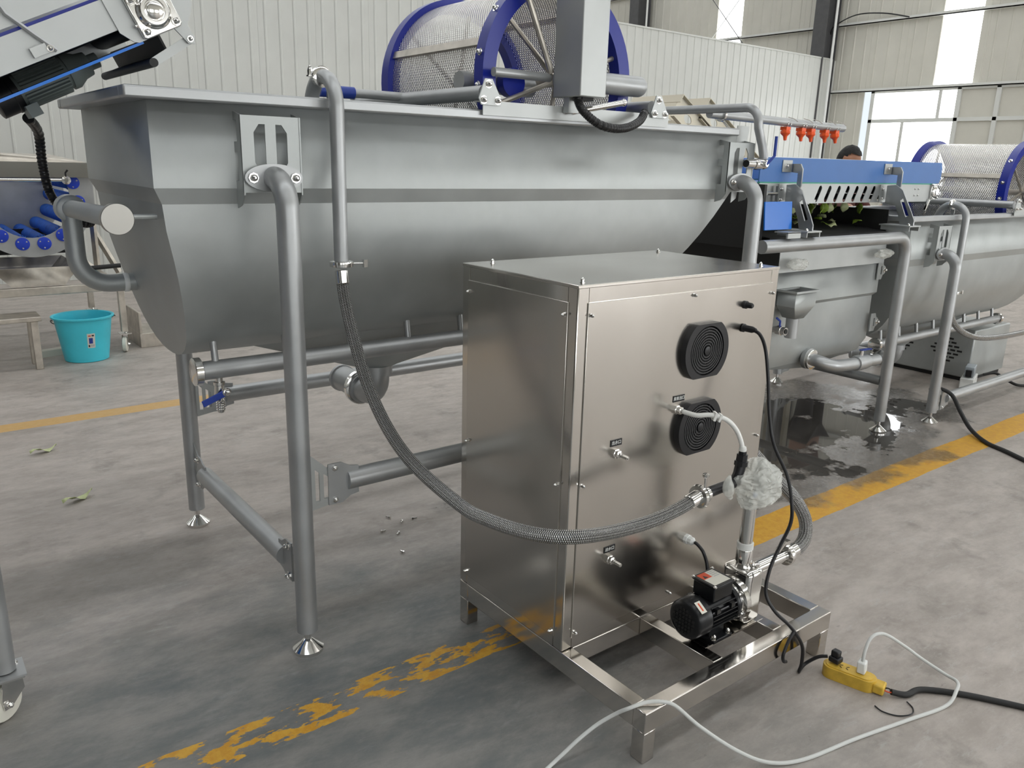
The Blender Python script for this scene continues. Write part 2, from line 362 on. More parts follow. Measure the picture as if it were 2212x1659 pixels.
# outer wall on the right, with daylight sheets, windows, girts and columns
UW = 18.4; wr = root_struct('wall_right', (UW, 8, 0)); cache = {}
def rsheet(v0, width, z0, z1, material=M_WALLR, name='wall_panel'):
    k = (round(width, 2), z0, z1, material.name)
    if k not in cache:
        me = ribbed(width, .28, z0, z1).mesh(name, V(0, 0, 0), 20); me.materials.append(material); cache[k] = me
    o = bpy.data.objects.new(name, cache[k]); COL.objects.link(o); o.parent = wr; o.rotation_euler = (0, 0, -PI/2)
    o.location = V(UW, v0+width, 0)-OFF[wr.name]
HEAD, SILL = 3.30, 1.05
win_n = 0
for bay in range(-4, 3):
    c0 = 11.62 + 6*bay - 6            # a column stands at each end of the bay
    if c0 > 24: continue
    lp = c0 + 2.70                    # daylight sheet, .84 wide
    v = c0
    while v < c0 + 5.9:
        wdt = .84 if v + .84 <= c0+6 else c0+6-v
        if abs(v-lp) < .4: v_l = v
        v += .84
    segs = [(c0 + .84*i, .84) for i in range(7)] + [(c0+5.88, .12)]
    for s0, wd in segs:
        light = abs(s0 - (c0+2.52)) < .1
        window_here = c0+.75 < s0 + .4 < c0+4.9
        rsheet(s0 + (.16 if light else 0), wd, HEAD+.06 if window_here else 0, 8.5, M_WSHEET if light else M_WALLR, 'daylight_sheet' if light else 'wall_panel')
        if light: rsheet(s0, .16, HEAD+.06, 8.5)
        if window_here: rsheet(s0, wd, 0, SILL-.04)
    # window band
    win_n += 1
    wd0, wd1 = c0+.84, c0+4.84
    wn = root_struct('window_%d' % win_n, (UW, (wd0+wd1)/2, SILL))
    zt = 2.70
    fr = MB()
    for z in (SILL-.04, zt-.04, HEAD): fr.box((UW-.06, wd0, z), (UW+.02, wd1, z+.08))
    for v in (wd0, wd0+1.22, wd0+2.00, wd1-.09): fr.box((UW-.06, v, SILL-.04), (UW+.02, v+.09, HEAD+.06))
    fr.build('window_frame', M_GIRT, wn, bevel=.006)
    fr2 = MB()
    for v in (wd0+2.4, ): fr2.box((UW-.05, v, zt), (UW+.01, v+.07, HEAD))
    for v in (wd0+.6, wd0+3.15): fr2.box((UW-.05, v, SILL), (UW+.01, v+.07, zt))
    fr2.build('mullion', M_GIRT, wn)
    for a, b_ in ((wd0+2.08, wd0+2.40), (wd0+2.44, wd1-.06)):
        MB().box((UW-.012, a, zt+.03), (UW-.004, b_, HEAD)).build('pane', M_WIN, wn)
    for a, b_ in ((wd0+2.08, wd0+3.15), (wd0+3.19, wd1-.06)):
        MB().box((UW-.012, a, SILL+.02), (UW-.004, b_, zt-.03)).build('pane', M_WIN, wn)
    for a, b_ in ((wd0+.06, wd0+1.22), (wd0+1.28, wd0+2.02)):
        for z0, z1 in ((SILL+.02, zt-.03), (zt+.03, HEAD)):
            mm = M_WALLR if a < wd0+1.25 and bay == -0 + 0 else M_WALLR
            ribm = MB().box((UW-.012, a, z0), (UW-.004, b_, z1)); ribm.build('infill_panel', mm, wn)
    # girts and column
    g = MB()
    for z in (3.34, 4.80, 6.3, 7.8):
        g = MB().box((UW-.10, c0+.17, z), (UW-.02, c0+5.85, z+.022)).box((UW-.10, c0+.17, z), (UW-.092, c0+5.85, z+.07))
        g.build('girt', M_GIRT, wr)
    cb = MB().box((UW-.62, c0-.17, 0), (UW-.60, c0+.17, 8.5)).box((UW-.14, c0-.17, 0), (UW-.12, c0+.17, 8.5)).box((UW-.60, c0-.012, 0), (UW-.14, c0+.012, 8.5))
    cb.build('column', M_COLUMN, wr)
MB().cyl((UW-.5, 11.30, 0), (UW-.5, 11.30, 8.5), .028, 10).build('conduit_pipe', M_WHITE, wr)
MB().tube([(UW-.15, 11.62, 4.65), (UW-.3, 11.45, 4.80), (UW-.2, 11.0, 5.0), (UW-.12, 10.4, 4.98), (UW-.1, 9.8, 4.84)], .014, 6, 6).build('loose_cable', M_BLACK, wr)
MB().cyl((UW-.3, 11.7, 8.4), (UW-.3, 17.5, 2.2), .011, 6).build('brace_rod', M_GIRT, wr)
MB().cyl((UW-.3, 17.5, 8.4), (UW-.3, 11.7, 2.2), .011, 6).build('brace_rod', M_COLUMN, wr)
MB().cyl((UW-.42, 17.3, 0), (UW-.42, 17.3, 8.5), .028, 8).build('conduit_pipe', M_WHITE, wr)
# unseen sides of the hall: they close it and carry its daylight
wl = root_struct('wall_left', (-9, 8, 0)); MB().box((-9.1, -9, 0), (-9, 26, 8.5)).build('wall_sheet', M_DIMW, wl)
wf = root_struct('wall_front', (5, -9, 0)); MB().box((-9, -9.1, 0), (18.6, -9, 8.5)).build('wall_sheet', M_WALLR, wf)
for k in range(5): MB().box((-7+5.2*k, -8.995, 1.05), (-3.6+5.2*k, -8.985, 3.3)).build('window_pane', M_WIN, wf)
MB().box((9.0, -8.98, 0), (13.4, -8.97, 4.6)).build('added_front_glow', M_WIN, wf)  # added glowing panel out of view, brightens the cabinet front
wk = root_struct('wall_rear', (5, 26, 0)); MB().box((-9, 26, 0), (18.6, 26.1, 8.5)).build('wall_sheet', M_WALLR, wk)
ce = root_struct('ceiling', (5, 8, 8.5)); MB().box((-9, -9, 8.5), (18.6, 26, 8.6)).build('roof_sheet', M_ROOF, ce)
for k in range(6): MB().box((-8, -6.4+5.6*k, 8.485), (17.6, -5.2+5.6*k, 8.495)).build('roof_light', M_SKYL, ce)
# ------------------------------------------------------------------ U-shaped washing tanks
def interp(tab, z):
    for (z0, a), (z1, b) in zip(tab, tab[1:]):
        if z1 <= z <= z0: return a + (b-a)*(z0-z)/(z0-z1)
    return tab[-1][1]
HALF = [(1.745, .43), (1.503, .43), (1.458, .414), (1.38, .411), (1.30, .400), (1.24, .385), (1.18, .362), (1.12, .332), (1.06, .292), (1.02, .255), (.985, .205), (.96, .15), (.945, .09), (.938, .03)]
def leg_part(root, u, v, zt, side, z_foot=.0):
    """pipe leg that bends into the tank at the top; side=+1 bends towards +Y"""
    R = .09
    pts = [V(u, v, .075), V(u, v, zt-R)] + arc((u, v+side*R, zt-R), Y*-side, Z, R, 0, PI/2, 10)[1:]
    lg = MB().tube(pts, .0335, 22).build('leg', M_PIPE, root)
    MB().lathe((u, v, 0), Z, [(0, .050), (.012, .051), (.034, .024), (.040, .018), (.045, .011), (.085, .011)], 20).build('levelling_foot', M_CHROME, lg)
    y0 = v+side*(R-.004)
    ov = [(.088*math.cos(t), .040*math.sin(t)) for t in [2*PI*i/28 for i in range(28)]]
    ov = [(max(-.07, min(.07, x))*1.0 if False else x, y) for x, y in ov]
    fl = MB().plate((u, y0, zt), X*-side, Z, ov, [], .006).build('flange', M_PIPE, root)
    for s in (-1, 1): screw(fl, (u+s*.064, y0-side*.004, zt), (0, -side, 0), .010)
    return lg
def bracket_part(root, u, vw, zt, side):
    """slotted channel bracket between leg flange and tank wall; vw = wall, side as for the leg"""
    d = .062; yf = vw-side*d
    slot = lambda sx: [(sx*.016, -.045), (sx*.016, .085), (sx*.034, .085), (sx*.050, .062), (sx*.050, -.022), (sx*.036, -.045)]
    b = MB().plate((u, yf+side*.002, zt+.065), X*-side, Z, [(-.088, -.108), (.088, -.108), (.088, .108), (-.088, .108)], [slot(1), slot(-1)], .004)
    for s in (-1, 1):
        q = [(0, -.115), (d*.45, -.145), (d, -.155), (d, -.075), (d*.55, -.075), (d*.55, .005), (d*.98, .005), (d*.98, .035), (d*.55, .035), (d*.55, .095), (d, .095), (d, .120), (0, .108)]
        b.plate((u+s*.088, yf, zt+.065), Y*side, Z, q, [], .004)
    return b.build('wall_bracket', M_BLAST, root)
def brace_end(root, p, d, out):
    """gusset plate on a leg plus the bolted end plate of a brace bar. p = leg axis point, d = unit direction of the bar"""
    n = Z.cross(d) if abs(d.x) > .5 else d.cross(Z)
    g = MB().plate(p + n*-.003, d, Z, [(.030, -.078), (.118, -.066), (.118, .045), (.085, .060), (.030, .112)], [[(.045, -.05), (.060, -.05), (.060, .045), (.045, .060)], [(.074, -.045), (.096, -.045), (.096, .022), (.074, .040)]], .006).build('gusset_plate', M_SHEET, root)
    e = MB().plate(p + n*(.003 if out > 0 else -.009), d, Z, [(.088, -.070), (.135, -.070), (.165, -.052), (.195, -.047), (.195, .047), (.165, .052), (.135, .070), (.088, .070)], [], .006).build('end_plate', M_PIPE, root)
    for z in (-.055, .055): screw(e, p + d*.110 + Z*z + n*out*.010, n*out, .010)
def washing_tank(du, dv, dz, drum_u, label):
    c = 2.866+dv; root = thing('washing_tank', (1.9+du, c, 0), label, 'machine')
    T = lambda x, y, z: V(x+du, y+dv, z+dz)
    UL = [(1.745, .62), (1.503, .62), (1.458, .642), (1.40, .645), (.938, .737)]
    UR = [(1.745, 3.17), (1.503, 3.17), (1.458, 3.148), (.938, 2.67)]
    vs = []; fs = []
    for z, h in HALF:
        a, b = interp(UL, z), interp(UR, z)
        vs += [V(a+du, c-h, z+dz), V(b+du, c-h, z+dz), V(b+du, c+h, z+dz), V(a+du, c+h, z+dz)]
    n = len(HALF)
    for i in range(n-1):
        for k in range(4): k2 = (k+1) % 4; fs.append((4*i+k2, 4*i+k, 4*i+4+k, 4*i+4+k2)[::-1])
    fs.append((4*n-4, 4*n-1, 4*n-2, 4*n-3))
    MB().add(vs, fs).build('tank_shell', M_BLAST, root, 17, solid=.004)
    # sump under the belly, down to the drain
    s = MB(); top = [(.86, -.20), (2.52, -.20), (2.52, .20), (.86, .20)]
    ring = [(1.528+.056*math.cos(t), .056*math.sin(t)) for t in [2*PI*i/16 for i in range(16)]]
    def rect_pt(t):
        x, y = math.cos(t), math.sin(t); k = min(.83/max(abs(x), 1e-6), .2/max(abs(y), 1e-6)); return (1.69+x*k, y*k)
    ang = [2*PI*i/32 for i in range(32)]
    vs = [V(rect_pt(t)[0]+du, c+rect_pt(t)[1], .995+dz) for t in ang] + [V(1.528+.056*math.cos(t)+du, c+.056*math.sin(t), .775+dz) for t in ang]
    s.add(vs, [(i, (i+1) % 32, 32+(i+1) % 32, 32+i)[::-1] for i in range(32)]).build('sump', M_BLAST, root, 25)
    # drain elbow turning away from the camera, with its clamp
    e = MB().cyl(T(1.528, 2.866, .785), T(1.528, 2.866, .748), .066, 24).tube([T(1.528, 2.866, .75), T(1.528, 2.866, .735)] + arc(T(1.528, 2.946, .735), Y*-1, Z*-1, .08, 0, PI/2, 8) + [T(1.528, 2.99, .655)], .054, 20)
    e.cyl(T(1.528, 2.975, .655), T(1.528, 2.995, .655), .064, 24)
    dr = e.build('drain_elbow', M_PIPE, root)
    MB().lathe(T(1.528, 2.992, .655), Y, [(0, .066), (.004, .074), (.024, .074), (.028, .066)], 24).build('clamp', M_CHROME, dr)
    MB().tube([T(1.528, 3.02, .655), T(1.528, 3.20, .655)], .054, 20).lathe(T(1.528, 3.17, .655), Y, [(0, .054), (.006, .060), (.02, .060), (.026, .054)], 20).build('drain_spigot', M_PIPE, dr)
    # rim
    r = MB().box(T(.552, 2.392, 1.737), T(3.135, 2.445, 1.770)).box(T(.552, 3.287, 1.737), T(3.135, 3.340, 1.770)).box(T(.552, 2.445, 1.737), T(.625, 3.287, 1.770)).box(T(3.10, 2.445, 1.737), T(3.16, 3.287, 1.770))
    r.build('rim', M_PIPE, root, bevel=.006)
    MB().plate(T(3.17, 2.437, 1.46), X, Z, [(0, -.02), (.035, 0), (.085, .30), (.085, .325), (0, .325)], [], .004).build('end_plate', M_SHEET, root)
    # legs, brackets, braces
    zt = 1.535+dz
    for u in (.938, 3.14):
        for v, sd in ((2.275, 1), (3.457, -1)):
            leg_part(root, u+du, v+dv, zt, sd); bracket_part(root, u+du, c-sd*.43, zt, sd)
    for v, sd in ((2.275, -1), (3.457, 1)):
        for u, d in ((.938, 1), (3.14, -1)): brace_end(root, V(u+du, v+dv, .578+dz), X*d, 1 if sd*d > 0 else -1)
        MB().cyl(V(1.095+du, v+dv, .578+dz), V(2.98+du, v+dv, .578+dz), .0345, 20).build('brace_bar', M_PIPE, root)
    if dz > -.1:
        for u in (.938, 3.14):
            for v, d in ((2.275, 1), (3.457, -1)): brace_end(root, V(u+du, v+dv, .285), Y*d, 1 if d < 0 else -1)
            MB().cyl(V(u+du, 2.43+dv, .285), V(u+du, 3.30+dv, .285), .0345, 20).build('brace_bar', M_PIPE, root)
    # air manifold below the belly
    mf = MB().cyl(T(.755, 2.62, .915), T(2.60, 2.62, .915), .031, 24).build('manifold_pipe', M_PIPE, root)
    for u in (.733, 2.595): MB().lathe(T(u, 2.62, .915), X, [(0, .040), (.003, .046), (.024, .046), (.028, .040)], 28).build('end_cap', M_CHROME, mf)
    for k in range(8): MB().cyl(T(.808+.243*k, 2.62, .935), T(.808+.243*k, 2.635, 1.03), .0115, 12).build('riser', M_PIPE, mf)
    # hooked water inlet pipe over the rim
    x = 1.138; hp = [T(x, 2.350, 1.285), T(x, 2.350, 1.745)] + arc(T(x, 2.440, 1.745), Y*-1, Z, .09, 0, PI, 14)[1:] + [T(x, 2.530, 1.62)]
    hk = MB().tube(hp, .0225, 20).build('inlet_pipe', M_PIPE, root)
    MB().lathe(T(x, 2.437, 1.835), Y, [(0, .026), (.003, .032), (.017, .032), (.020, .026)], 20).build('clamp', M_CHROME, hk)
    screw(hk, T(x-.038, 2.447, 1.835), (0, 0, 1), .008, .03, 'clamp_bolt')
    MB().box(T(x+.02, 2.44, 1.76), T(x+.026, 2.46, 1.825)).build('support_tab', M_SHEET, hk)
    MB().lathe(T(x, 2.350, 1.263), Z, [(0, .026), (.003, .037), (.014, .038), (.019, .037), (.022, .026)], 24).build('clamp', M_CHROME, hk)
    MB().cyl(T(x+.035, 2.345, 1.274), T(x+.075, 2.33, 1.274), .004, 8).box(T(x+.065, 2.322, 1.262), T(x+.078, 2.336, 1.286)).build('wing_nut', M_CHROME, hk)
    return root
WT = washing_tank(0, 0, 0, 2.14, 'long grey blasted steel washing tank on pipe legs behind the stainless cabinet')
WT2 = washing_tank(4.39, .04, -.43, 2.41, 'lower grey steel washing tank past the blue sided belt conveyor')
# parts only the first tank shows: capped overflow pipe, drain cock, spray riser
uo, vo = .515, 3.10
ov = MB().tube([V(uo, vo, 1.395), V(uo, vo, 1.25)] + arc((uo+.10, vo, 1.25), X*-1, Z*-1, .10, 0, PI/2, 8) + [V(.70, vo, 1.15)], .031, 20).build('overflow_pipe', M_BLAST, WT)
MB().lathe((.655, vo, 1.15), X, [(0, .032), (.003, .034), (.014, .034), (.017, .032)], 20).build('weld_collar', M_WHITE, ov)
MB().lathe((uo, vo+.040, 1.408), Y, [(-.062, .040), (-.058, .046), (.0, .046), (.004, .040)], 26).build('pipe_tee', M_BLAST, ov)
MB().cyl((uo, vo-.02, 1.408), (uo, 2.47, 1.42), .029, 22).build('overflow_arm', M_BLAST, ov)
MB().lathe((uo, 2.425, 1.42), Y, [(0, .0415), (.002, .043), (.024, .043), (.026, .038), (.045, .030)], 40).build('end_cap', M_CAPST, ov)
MB().cyl((uo+.03, 2.50, 1.42), (.635, 2.50, 1.42), .008, 10).build('support_rod', M_BLAST, ov)
dv_ = MB().lathe((.815, 2.62, .886), (0, 0, -1), [(0, .012), (.012, .012), (.014, .019), (.024, .019), (.026, .016), (.05, .018), (.062, .019), (.064, .012), (.07, .012)], 16).build('drain_cock', M_CHROME, WT)
MB().lathe((.815, 2.62, .816), (0, 0, -1), [(0, .013)] + [(.006+.008*i+j, .013 if j else .0155) for i in range(5) for j in (0, .006)] + [(.05, .010)], 14).build('hose_barb', M_CHROME, dv_)
MB().obox(V(.815, 2.585, .838), V(-.86, -.1, -.28).normalized(), V(.31, 0, -.95).normalized(), Y, (-.012, -.011, -.003), (.075, .011, .003)).build('valve_handle', M_HANDLE, dv_, bevel=.002)
screw(dv_, (.826, 2.583, .843), (0, -1, 0), .010)
# riser and cross pipe of the spray bar at the far end of the first tank
sp = thing('spray_bar', (3.22, 2.36, 1.6), 'grey spray pipe bending over the tank rim and carrying orange nozzles', 'pipe')
MB().tube([V(3.258, 2.338, 1.64), V(3.245, 2.345, 1.70), V(3.224, 2.36, 1.775)] + arc((3.22, 2.43, 1.795), Y*-1, Z, .07, 0, PI/2, 8) + [V(3.22, 3.02, 1.867)], .020, 16).build('riser_pipe', M_PIPE, sp)
bl = MB().tube([V(3.22, 2.645, 1.845), V(4.39, 2.645, 1.828)], .021, 16).build('spray_pipe', M_PIPE, sp)
MB().lathe((3.30, 2.645, 1.844), X, [(0, .022), (.003, .032), (.016, .032), (.019, .022)], 18).build('clamp', M_CHROME, bl)
MB().tube([V(3.31, 2.63, 1.815), V(3.33, 2.60, 1.775), V(3.345, 2.59, 1.76)], .006, 8).sphere((3.345, 2.588, 1.758), .013, 10, 6).build('wing_nut', M_CHROME, bl)
for k, (u, tl) in enumerate(((3.845, .25), (3.985, .1), (4.075, -.05), (4.21, .05), (4.31, -.3))):
    nz = MB().box((u-.018, 2.626, 1.796), (u+.018, 2.664, 1.813)).lathe((u, 2.645, 1.800), (-tl*.4, -.15, -1), [(0, .018), (.010, .025), (.022, .025), (.030, .017), (.036, .011), (.056, .008), (.057, .005)], 8)
    nz = nz.build('nozzle', M_ORANGE, sp)
    MB().lathe((u-.012, 2.645, 1.836-.0145*(u-3.22)), X, [(0, .023), (.002, .025), (.004, .023)], 16, False).lathe((u+.014, 2.645, 1.836-.0145*(u-3.22)), X, [(0, .023), (.002, .025), (.004, .023)], 16, False).tube([V(u-.01, 2.63, 1.86), V(u+.03, 2.62, 1.853), V(u+.05, 2.61, 1.84)], .0022, 6).build('spring_clip', M_CHROME, nz)
va = MB().cyl((3.13, 2.338, 1.618), (3.19, 2.338, 1.618), .019, 18).lathe((3.185, 2.338, 1.618), X, [(0, .022), (.01, .025), (.03, .026), (.05, .026), (.055, .022), (.06, .019)], 12).sphere((3.262, 2.338, 1.618), .024, 16, 10).build('ball_valve', M_CHROME, sp)
MB().cyl((3.1285, 2.338, 1.618), (3.1295, 2.338, 1.618), .016, 18).build('bore', M_DARK, va)
MB().cyl((3.225, 2.313, 1.618), (3.225, 2.293, 1.618), .012, 10).build('stem_nut', M_CHROME, va)
MB().tube([V(3.225, 2.296, 1.618), V(3.245, 2.288, 1.64), V(3.262, 2.286, 1.655), V(3.262, 2.286, 1.74)], .007, 8).build('valve_handle', M_HANDLE, va)
# ------------------------------------------------------------------ drum filters sitting across the tanks
def drum_filter(du, dv, dz, uc, label, full=True):
    c0 = V(uc+.012+du, 2.50+dv, 1.905+dz); Rd = .358; Ld = .74
    root = thing('drum_filter', (uc+du, 2.866+dv, 1.5+dz), label, 'machine')
    # punched sheet shell with UVs measured in metres
    seg = 96; vs = []; fs = []; uvs = []
    for k in range(seg+1):
        a = 2*PI*k/seg
        for y in (0, Ld): vs.append(c0 + V(math.cos(a)*(Rd-.012), y, math.sin(a)*(Rd-.012)))
    for k in range(seg):
        fs.append((2*k, 2*k+2, 2*k+3, 2*k+1)); s0, s1 = 2*PI*Rd*k/seg, 2*PI*Rd*(k+1)/seg
        uvs.append(((s0, 0), (s1, 0), (s1, Ld), (s0, Ld)))
    MB().add(vs, fs, uvs).build('punched_sheet', M_PERF, root)
    for y in (0, Ld-.05):
        MB().lathe(c0 + Y*y, Y, [(0, Rd-.045), (0, Rd+.012), (.055, Rd+.012), (.055, Rd-.045), (0, Rd-.045)], 72, False).build('end_ring', M_BLUE, root, 30)
    for a in (2.82, .9, -.6): # seam bars
        MB().obox(c0 + V(math.cos(a)*Rd, 0, math.sin(a)*Rd), V(-math.sin(a), 0, math.cos(a)), Y, V(math.cos(a), 0, math.sin(a)), (-.014, .05, -.012), (.014, Ld-.05, .0)).build('seam_bar', M_WORN, root)
    MB().cyl(c0 + V(0, -.02, 0), c0 + V(0, Ld+.02, 0), .022, 16).build('shaft', M_WORN, root)
    for y in (.03, Ld-.03):
        for k in range(6):
            a = k*PI/3+.35
            MB().cyl(c0 + V(math.cos(a)*.02, y, math.sin(a)*.02), c0 + V(math.cos(a)*(Rd-.02), y, math.sin(a)*(Rd-.02)), .010, 8).build('spoke', M_WORN, root)
    for k in (.1, .5, .9, 1.6, 2.5, 2.95, 3.25): # ring bolts
        screw(root, c0 + V(math.cos(k)*(Rd+.012), .028, math.sin(k)*(Rd+.012)), (math.cos(k), 0, math.sin(k)), .009)
    # rails on the rim, roller tubes, triangular brackets
    U0, U1 = uc-.44+du, uc+.50+du
    T = lambda x, y, z: V(x, y+dv, z+dz)
    for y, sd in ((2.384, -1), (3.348, 1)):
        rl = MB().box(T(U0, min(y, y+sd*.004), 1.752), T(U1, max(y, y+sd*.004), 1.800)).box(T(U0, min(y, y-sd*.05), 1.796), T(U1, max(y, y-sd*.05), 1.800)).build('rail', M_SHEET, root)
        for x in (U0+.02, U1-.07):
            br = MB().plate(T(x-.035, y+sd*.010+(.0 if sd < 0 else -.005), 1.785), X*(1), Z, [(0, 0), (.085, 0), (.085, .02), (.045, .085), (.015, .085), (-.01, .02)], [], .005).build('roller_bracket', M_SHEET, root)
            for px, pz in ((.03, .068), (.01, .016), (.07, .016)): screw(br, T(x-.035+px, y+sd*.014, 1.785+pz), (0, sd, 0), .0095)
    for x in (U0+.02, U1-.08):
        MB().cyl(T(x, 2.40, 1.826), T(x, 3.33, 1.826), .026, 16).build('support_roller', M_PIPE, root)
    if full:
        # gear cover, its hanger bars, drive motor, blue wheel, conduit
        MB().box(T(2.05, 2.275, 1.832), T(2.178, 2.425, 2.62)).build('gear_cover', M_SHEET, root, bevel=.004)
        MB().box(T(2.085, 2.30, 1.82), T(2.14, 2.40, 1.834)).build('cover_floor', M_DARK, root)
        MB().cyl(T(2.10, 2.45, 1.905), T(2.52, 2.45, 1.905), .040, 22).sphere(T(2.52, 2.45, 1.905), .040, 20, 12).build('drive_motor', M_PIPE, root)
        MB().cyl(T(1.80, 2.46, 1.905), T(2.06, 2.46, 1.905), .016, 14).build('drive_rod', M_PIPE, root)
        MB().cyl(T(1.76, 2.62, 1.88), T(2.10, 2.62, 1.88), .036, 18).build('roller_beam', M_PIPE, root)
        MB().lathe(T(1.955, 2.56, 1.885), Y, [(-.02, .02), (-.02, .052), (.02, .052), (.02, .02)], 24).build('blue_wheel', M_BLUE, root)
        MB().cyl(T(2.06, 2.45, 1.92), T(1.86, 2.47, 2.36), .012, 10).build('tie_rod', M_WORN, root)
        MB().cyl(T(2.09, 2.36, 1.782), T(2.30, 2.31, 1.825), .011, 12).sphere(T(2.305, 2.309, 1.826), .014, 10, 6).build('adjusting_rod', M_CHROME, root)
        MB().box(T(2.06, 2.345, 1.778), T(2.11, 2.375, 1.845)).build('pivot_block', M_SHEET, root)
        MB().tube(spline([T(2.075, 2.32, 1.84), T(2.085, 2.30, 1.79), T(2.14, 2.27, 1.742), T(2.22, 2.265, 1.728), T(2.31, 2.28, 1.737), T(2.40, 2.31, 1.765), T(2.46, 2.345, 1.80)], 24), lambda d: .0155+.0012*math.cos(d*1100), 14).build('conduit', M_CORR, root)
        MB().cyl(T(1.42, 2.95, 1.835), T(1.75, 2.95, 1.835), .017, 14).build('feed_pipe', M_PIPE, root)
        MB().cyl(T(1.36, 2.95, 1.835), T(1.50, 2.95, 1.835), .022, 16).build('grip', M_HANDLE, root)
    else:
        MB().box(T(2.40+du, 2.275, 1.84), T(2.54+du, 2.425, 2.5)).build('gear_cover', M_SHEET, root, bevel=.004)
    return root
drum_filter(0, 0, 0, 2.14, 'punched steel drum with blue end rings and a grey gear cover on the long tank')
drum_filter(4.39, .04, -.43, 2.38, 'punched steel drum with blue end rings on the lower tank beyond the belt conveyor', False)

# ------------------------------------------------------------------ stainless cabinet
CU0, CU1, CV0, CV1, CZ0, CZ1 = 1.455, 2.358, 1.585, 2.134, .165, 1.285
cb = thing('ozone_cabinet', ((CU0+CU1)/2, (CV0+CV1)/2, CZ0), 'tall brushed stainless cabinet with two black fan guards and hose fittings', 'cabinet')
PW = .042
for x in (CU0, CU1-PW):
    for y in (CV0, CV1-PW): MB().box((x, y, CZ0), (x+PW, y+PW, CZ1-.006)).build('corner_post', M_POL, cb, bevel=.004)
for z0, z1 in ((CZ0, CZ0+.045), (CZ1-.058, CZ1-.006)):
    for y in (CV0+.001, CV1-PW-.001): MB().box((CU0+PW, y, z0), (CU1-PW, y+PW, z1)).build('rail', M_POL, cb)
    for x in (CU0+.001, CU1-PW-.001): MB().box((x, CV0+PW, z0), (x+PW, CV1-PW, z1)).build('rail', M_POL, cb)
MB().box((CU0-.001, CV0-.001, CZ1-.010), (CU1+.001, CV1+.001, CZ1)).build('top_panel', M_PANEL, cb, bevel=.002)
fp = MB().box((CU0+.036, CV0-.004, CZ0+.036), (CU1-.026, CV0+.004, CZ1-.050)).build('front_panel', M_PANEL, cb, bevel=.0015)
lp = MB().box((CU0-.004, CV0+.036, CZ0+.036), (CU0+.004, CV1-.036, CZ1-.050)).build('side_panel', M_PANEL, cb, bevel=.0015)
MB().box((CU1-.004, CV0+.036, CZ0+.036), (CU1+.004, CV1-.036, CZ1-.050)).build('side_panel', M_PANEL, cb)
MB().box((CU0+.036, CV1-.004, CZ0+.036), (CU1-.036, CV1+.004, CZ1-.050)).build('back_panel', M_PANEL, cb)
for x in (CU0+.046, (CU0+CU1)/2+.02, CU1-.036):
    for z in (CZ0+.055, CZ1-.085) if x != (CU0+CU1)/2+.02 else (CZ0+.050, CZ1-.062): screw(fp, (x, CV0-.004, z), (0, -1, 0), .0052, .014, 'screw')
for x in (CU0+.046, CU1-.036): screw(fp, (x, CV0-.004, .70), (0, -1, 0), .0052, .014, 'screw')
for y in (CV0+.046, CV1-.046):
    for z in (CZ0+.055, .70, CZ1-.085): screw(lp, (CU0-.004, y, z), (-1, 0, 0), .0052, .014, 'screw')
for x, y in ((CU0+.05, CV0+.04), (CU1-.05, CV0+.04), (CU0+.08, CV1-.05), (CU1-.05, CV1-.05)): screw(cb, (x, y, CZ1), (0, 0, 1), .006, .014, 'screw')
def fan_guard(z):
    u0 = 1.99; y = CV0-.004
    def cut(r, h, n=64):
        return [(r*math.cos(t), max(-h, min(h, r*math.sin(t)))) for t in [2*PI*i/n for i in range(n)]]
    circ = lambda r, n=48: [(r*math.cos(2*PI*i/n), r*math.sin(2*PI*i/n)) for i in range(n)]
    g = MB().plate((u0, y, z), X, Z, cut(.103, .086), [circ(.079)], .020).build('fan_guard', M_BLACK, cb, bevel=.003)
    k = MB()
    for r in (.072, .0635, .055, .0465, .038, .0295, .021):
        k.lathe((u0, y-.016, z), (0, -1, 0), [(0, r-.0016), (0, r+.0016), (.003, r+.0016), (.003, r-.0016), (0, r-.0016)], 40, False)
    k.build('guard_ring', M_GUARD, g)['kind'] = 'stuff'
    MB().lathe((u0, y-.015, z), (0, -1, 0), [(0, .014), (.006, .014), (.007, .011)], 20).build('hub', M_BLACK, g)
    for i in range(8):
        a = i*PI/4+.2; MB().cyl((u0+.012*math.cos(a), y-.015, z+.012*math.sin(a)), (u0+.079*math.cos(a), y-.015, z+.077*math.sin(a)), .0015, 6).build('guard_spoke', M_BLACK, g)
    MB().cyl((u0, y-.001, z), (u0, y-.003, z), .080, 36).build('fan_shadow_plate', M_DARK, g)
fan_guard(1.046); fan_guard(.795)
def tag_plate(u, z, txt, wdt):
    t = MB().box((u-wdt/2, CV0-.006, z-.010), (u+wdt/2, CV0-.004, z+.010)).build('port_label', M_BLACK, cb)
    text_mesh(txt, .013, (u, CV0-.0064, z), (1, 0, 0), (0, 0, 1), 'lettering', M_WHITE, t)
tag_plate(1.895, .902, '臭氧出口', .052); tag_plate(1.630, .808, '出水口', .046); tag_plate(1.630, .463, '进水口', .046)
for u, z in ((1.628, .775), (1.628, .430)):
    f = MB().lathe((u, CV0-.004, z), (0, -1, 0), [(0, .016), (.010, .016), (.011, .013), (.020, .013), (.022, .008), (.028, .008)], 6).build('hose_fitting', M_CHROME, cb)
    MB().lathe((u, CV0-.03, z), (0, -1, 0), [(0, .006), (.028, .006), (.028, .0045), (.02, .0045)], 12).build('spigot', M_CHROME, f)
f = MB().lathe((1.885, CV0-.004, .868), (0, -1, 0), [(0, .015), (.010, .015), (.011, .012), (.024, .012), (.026, .008), (.03, .008)], 6).build('hose_fitting', M_CHROME, cb)
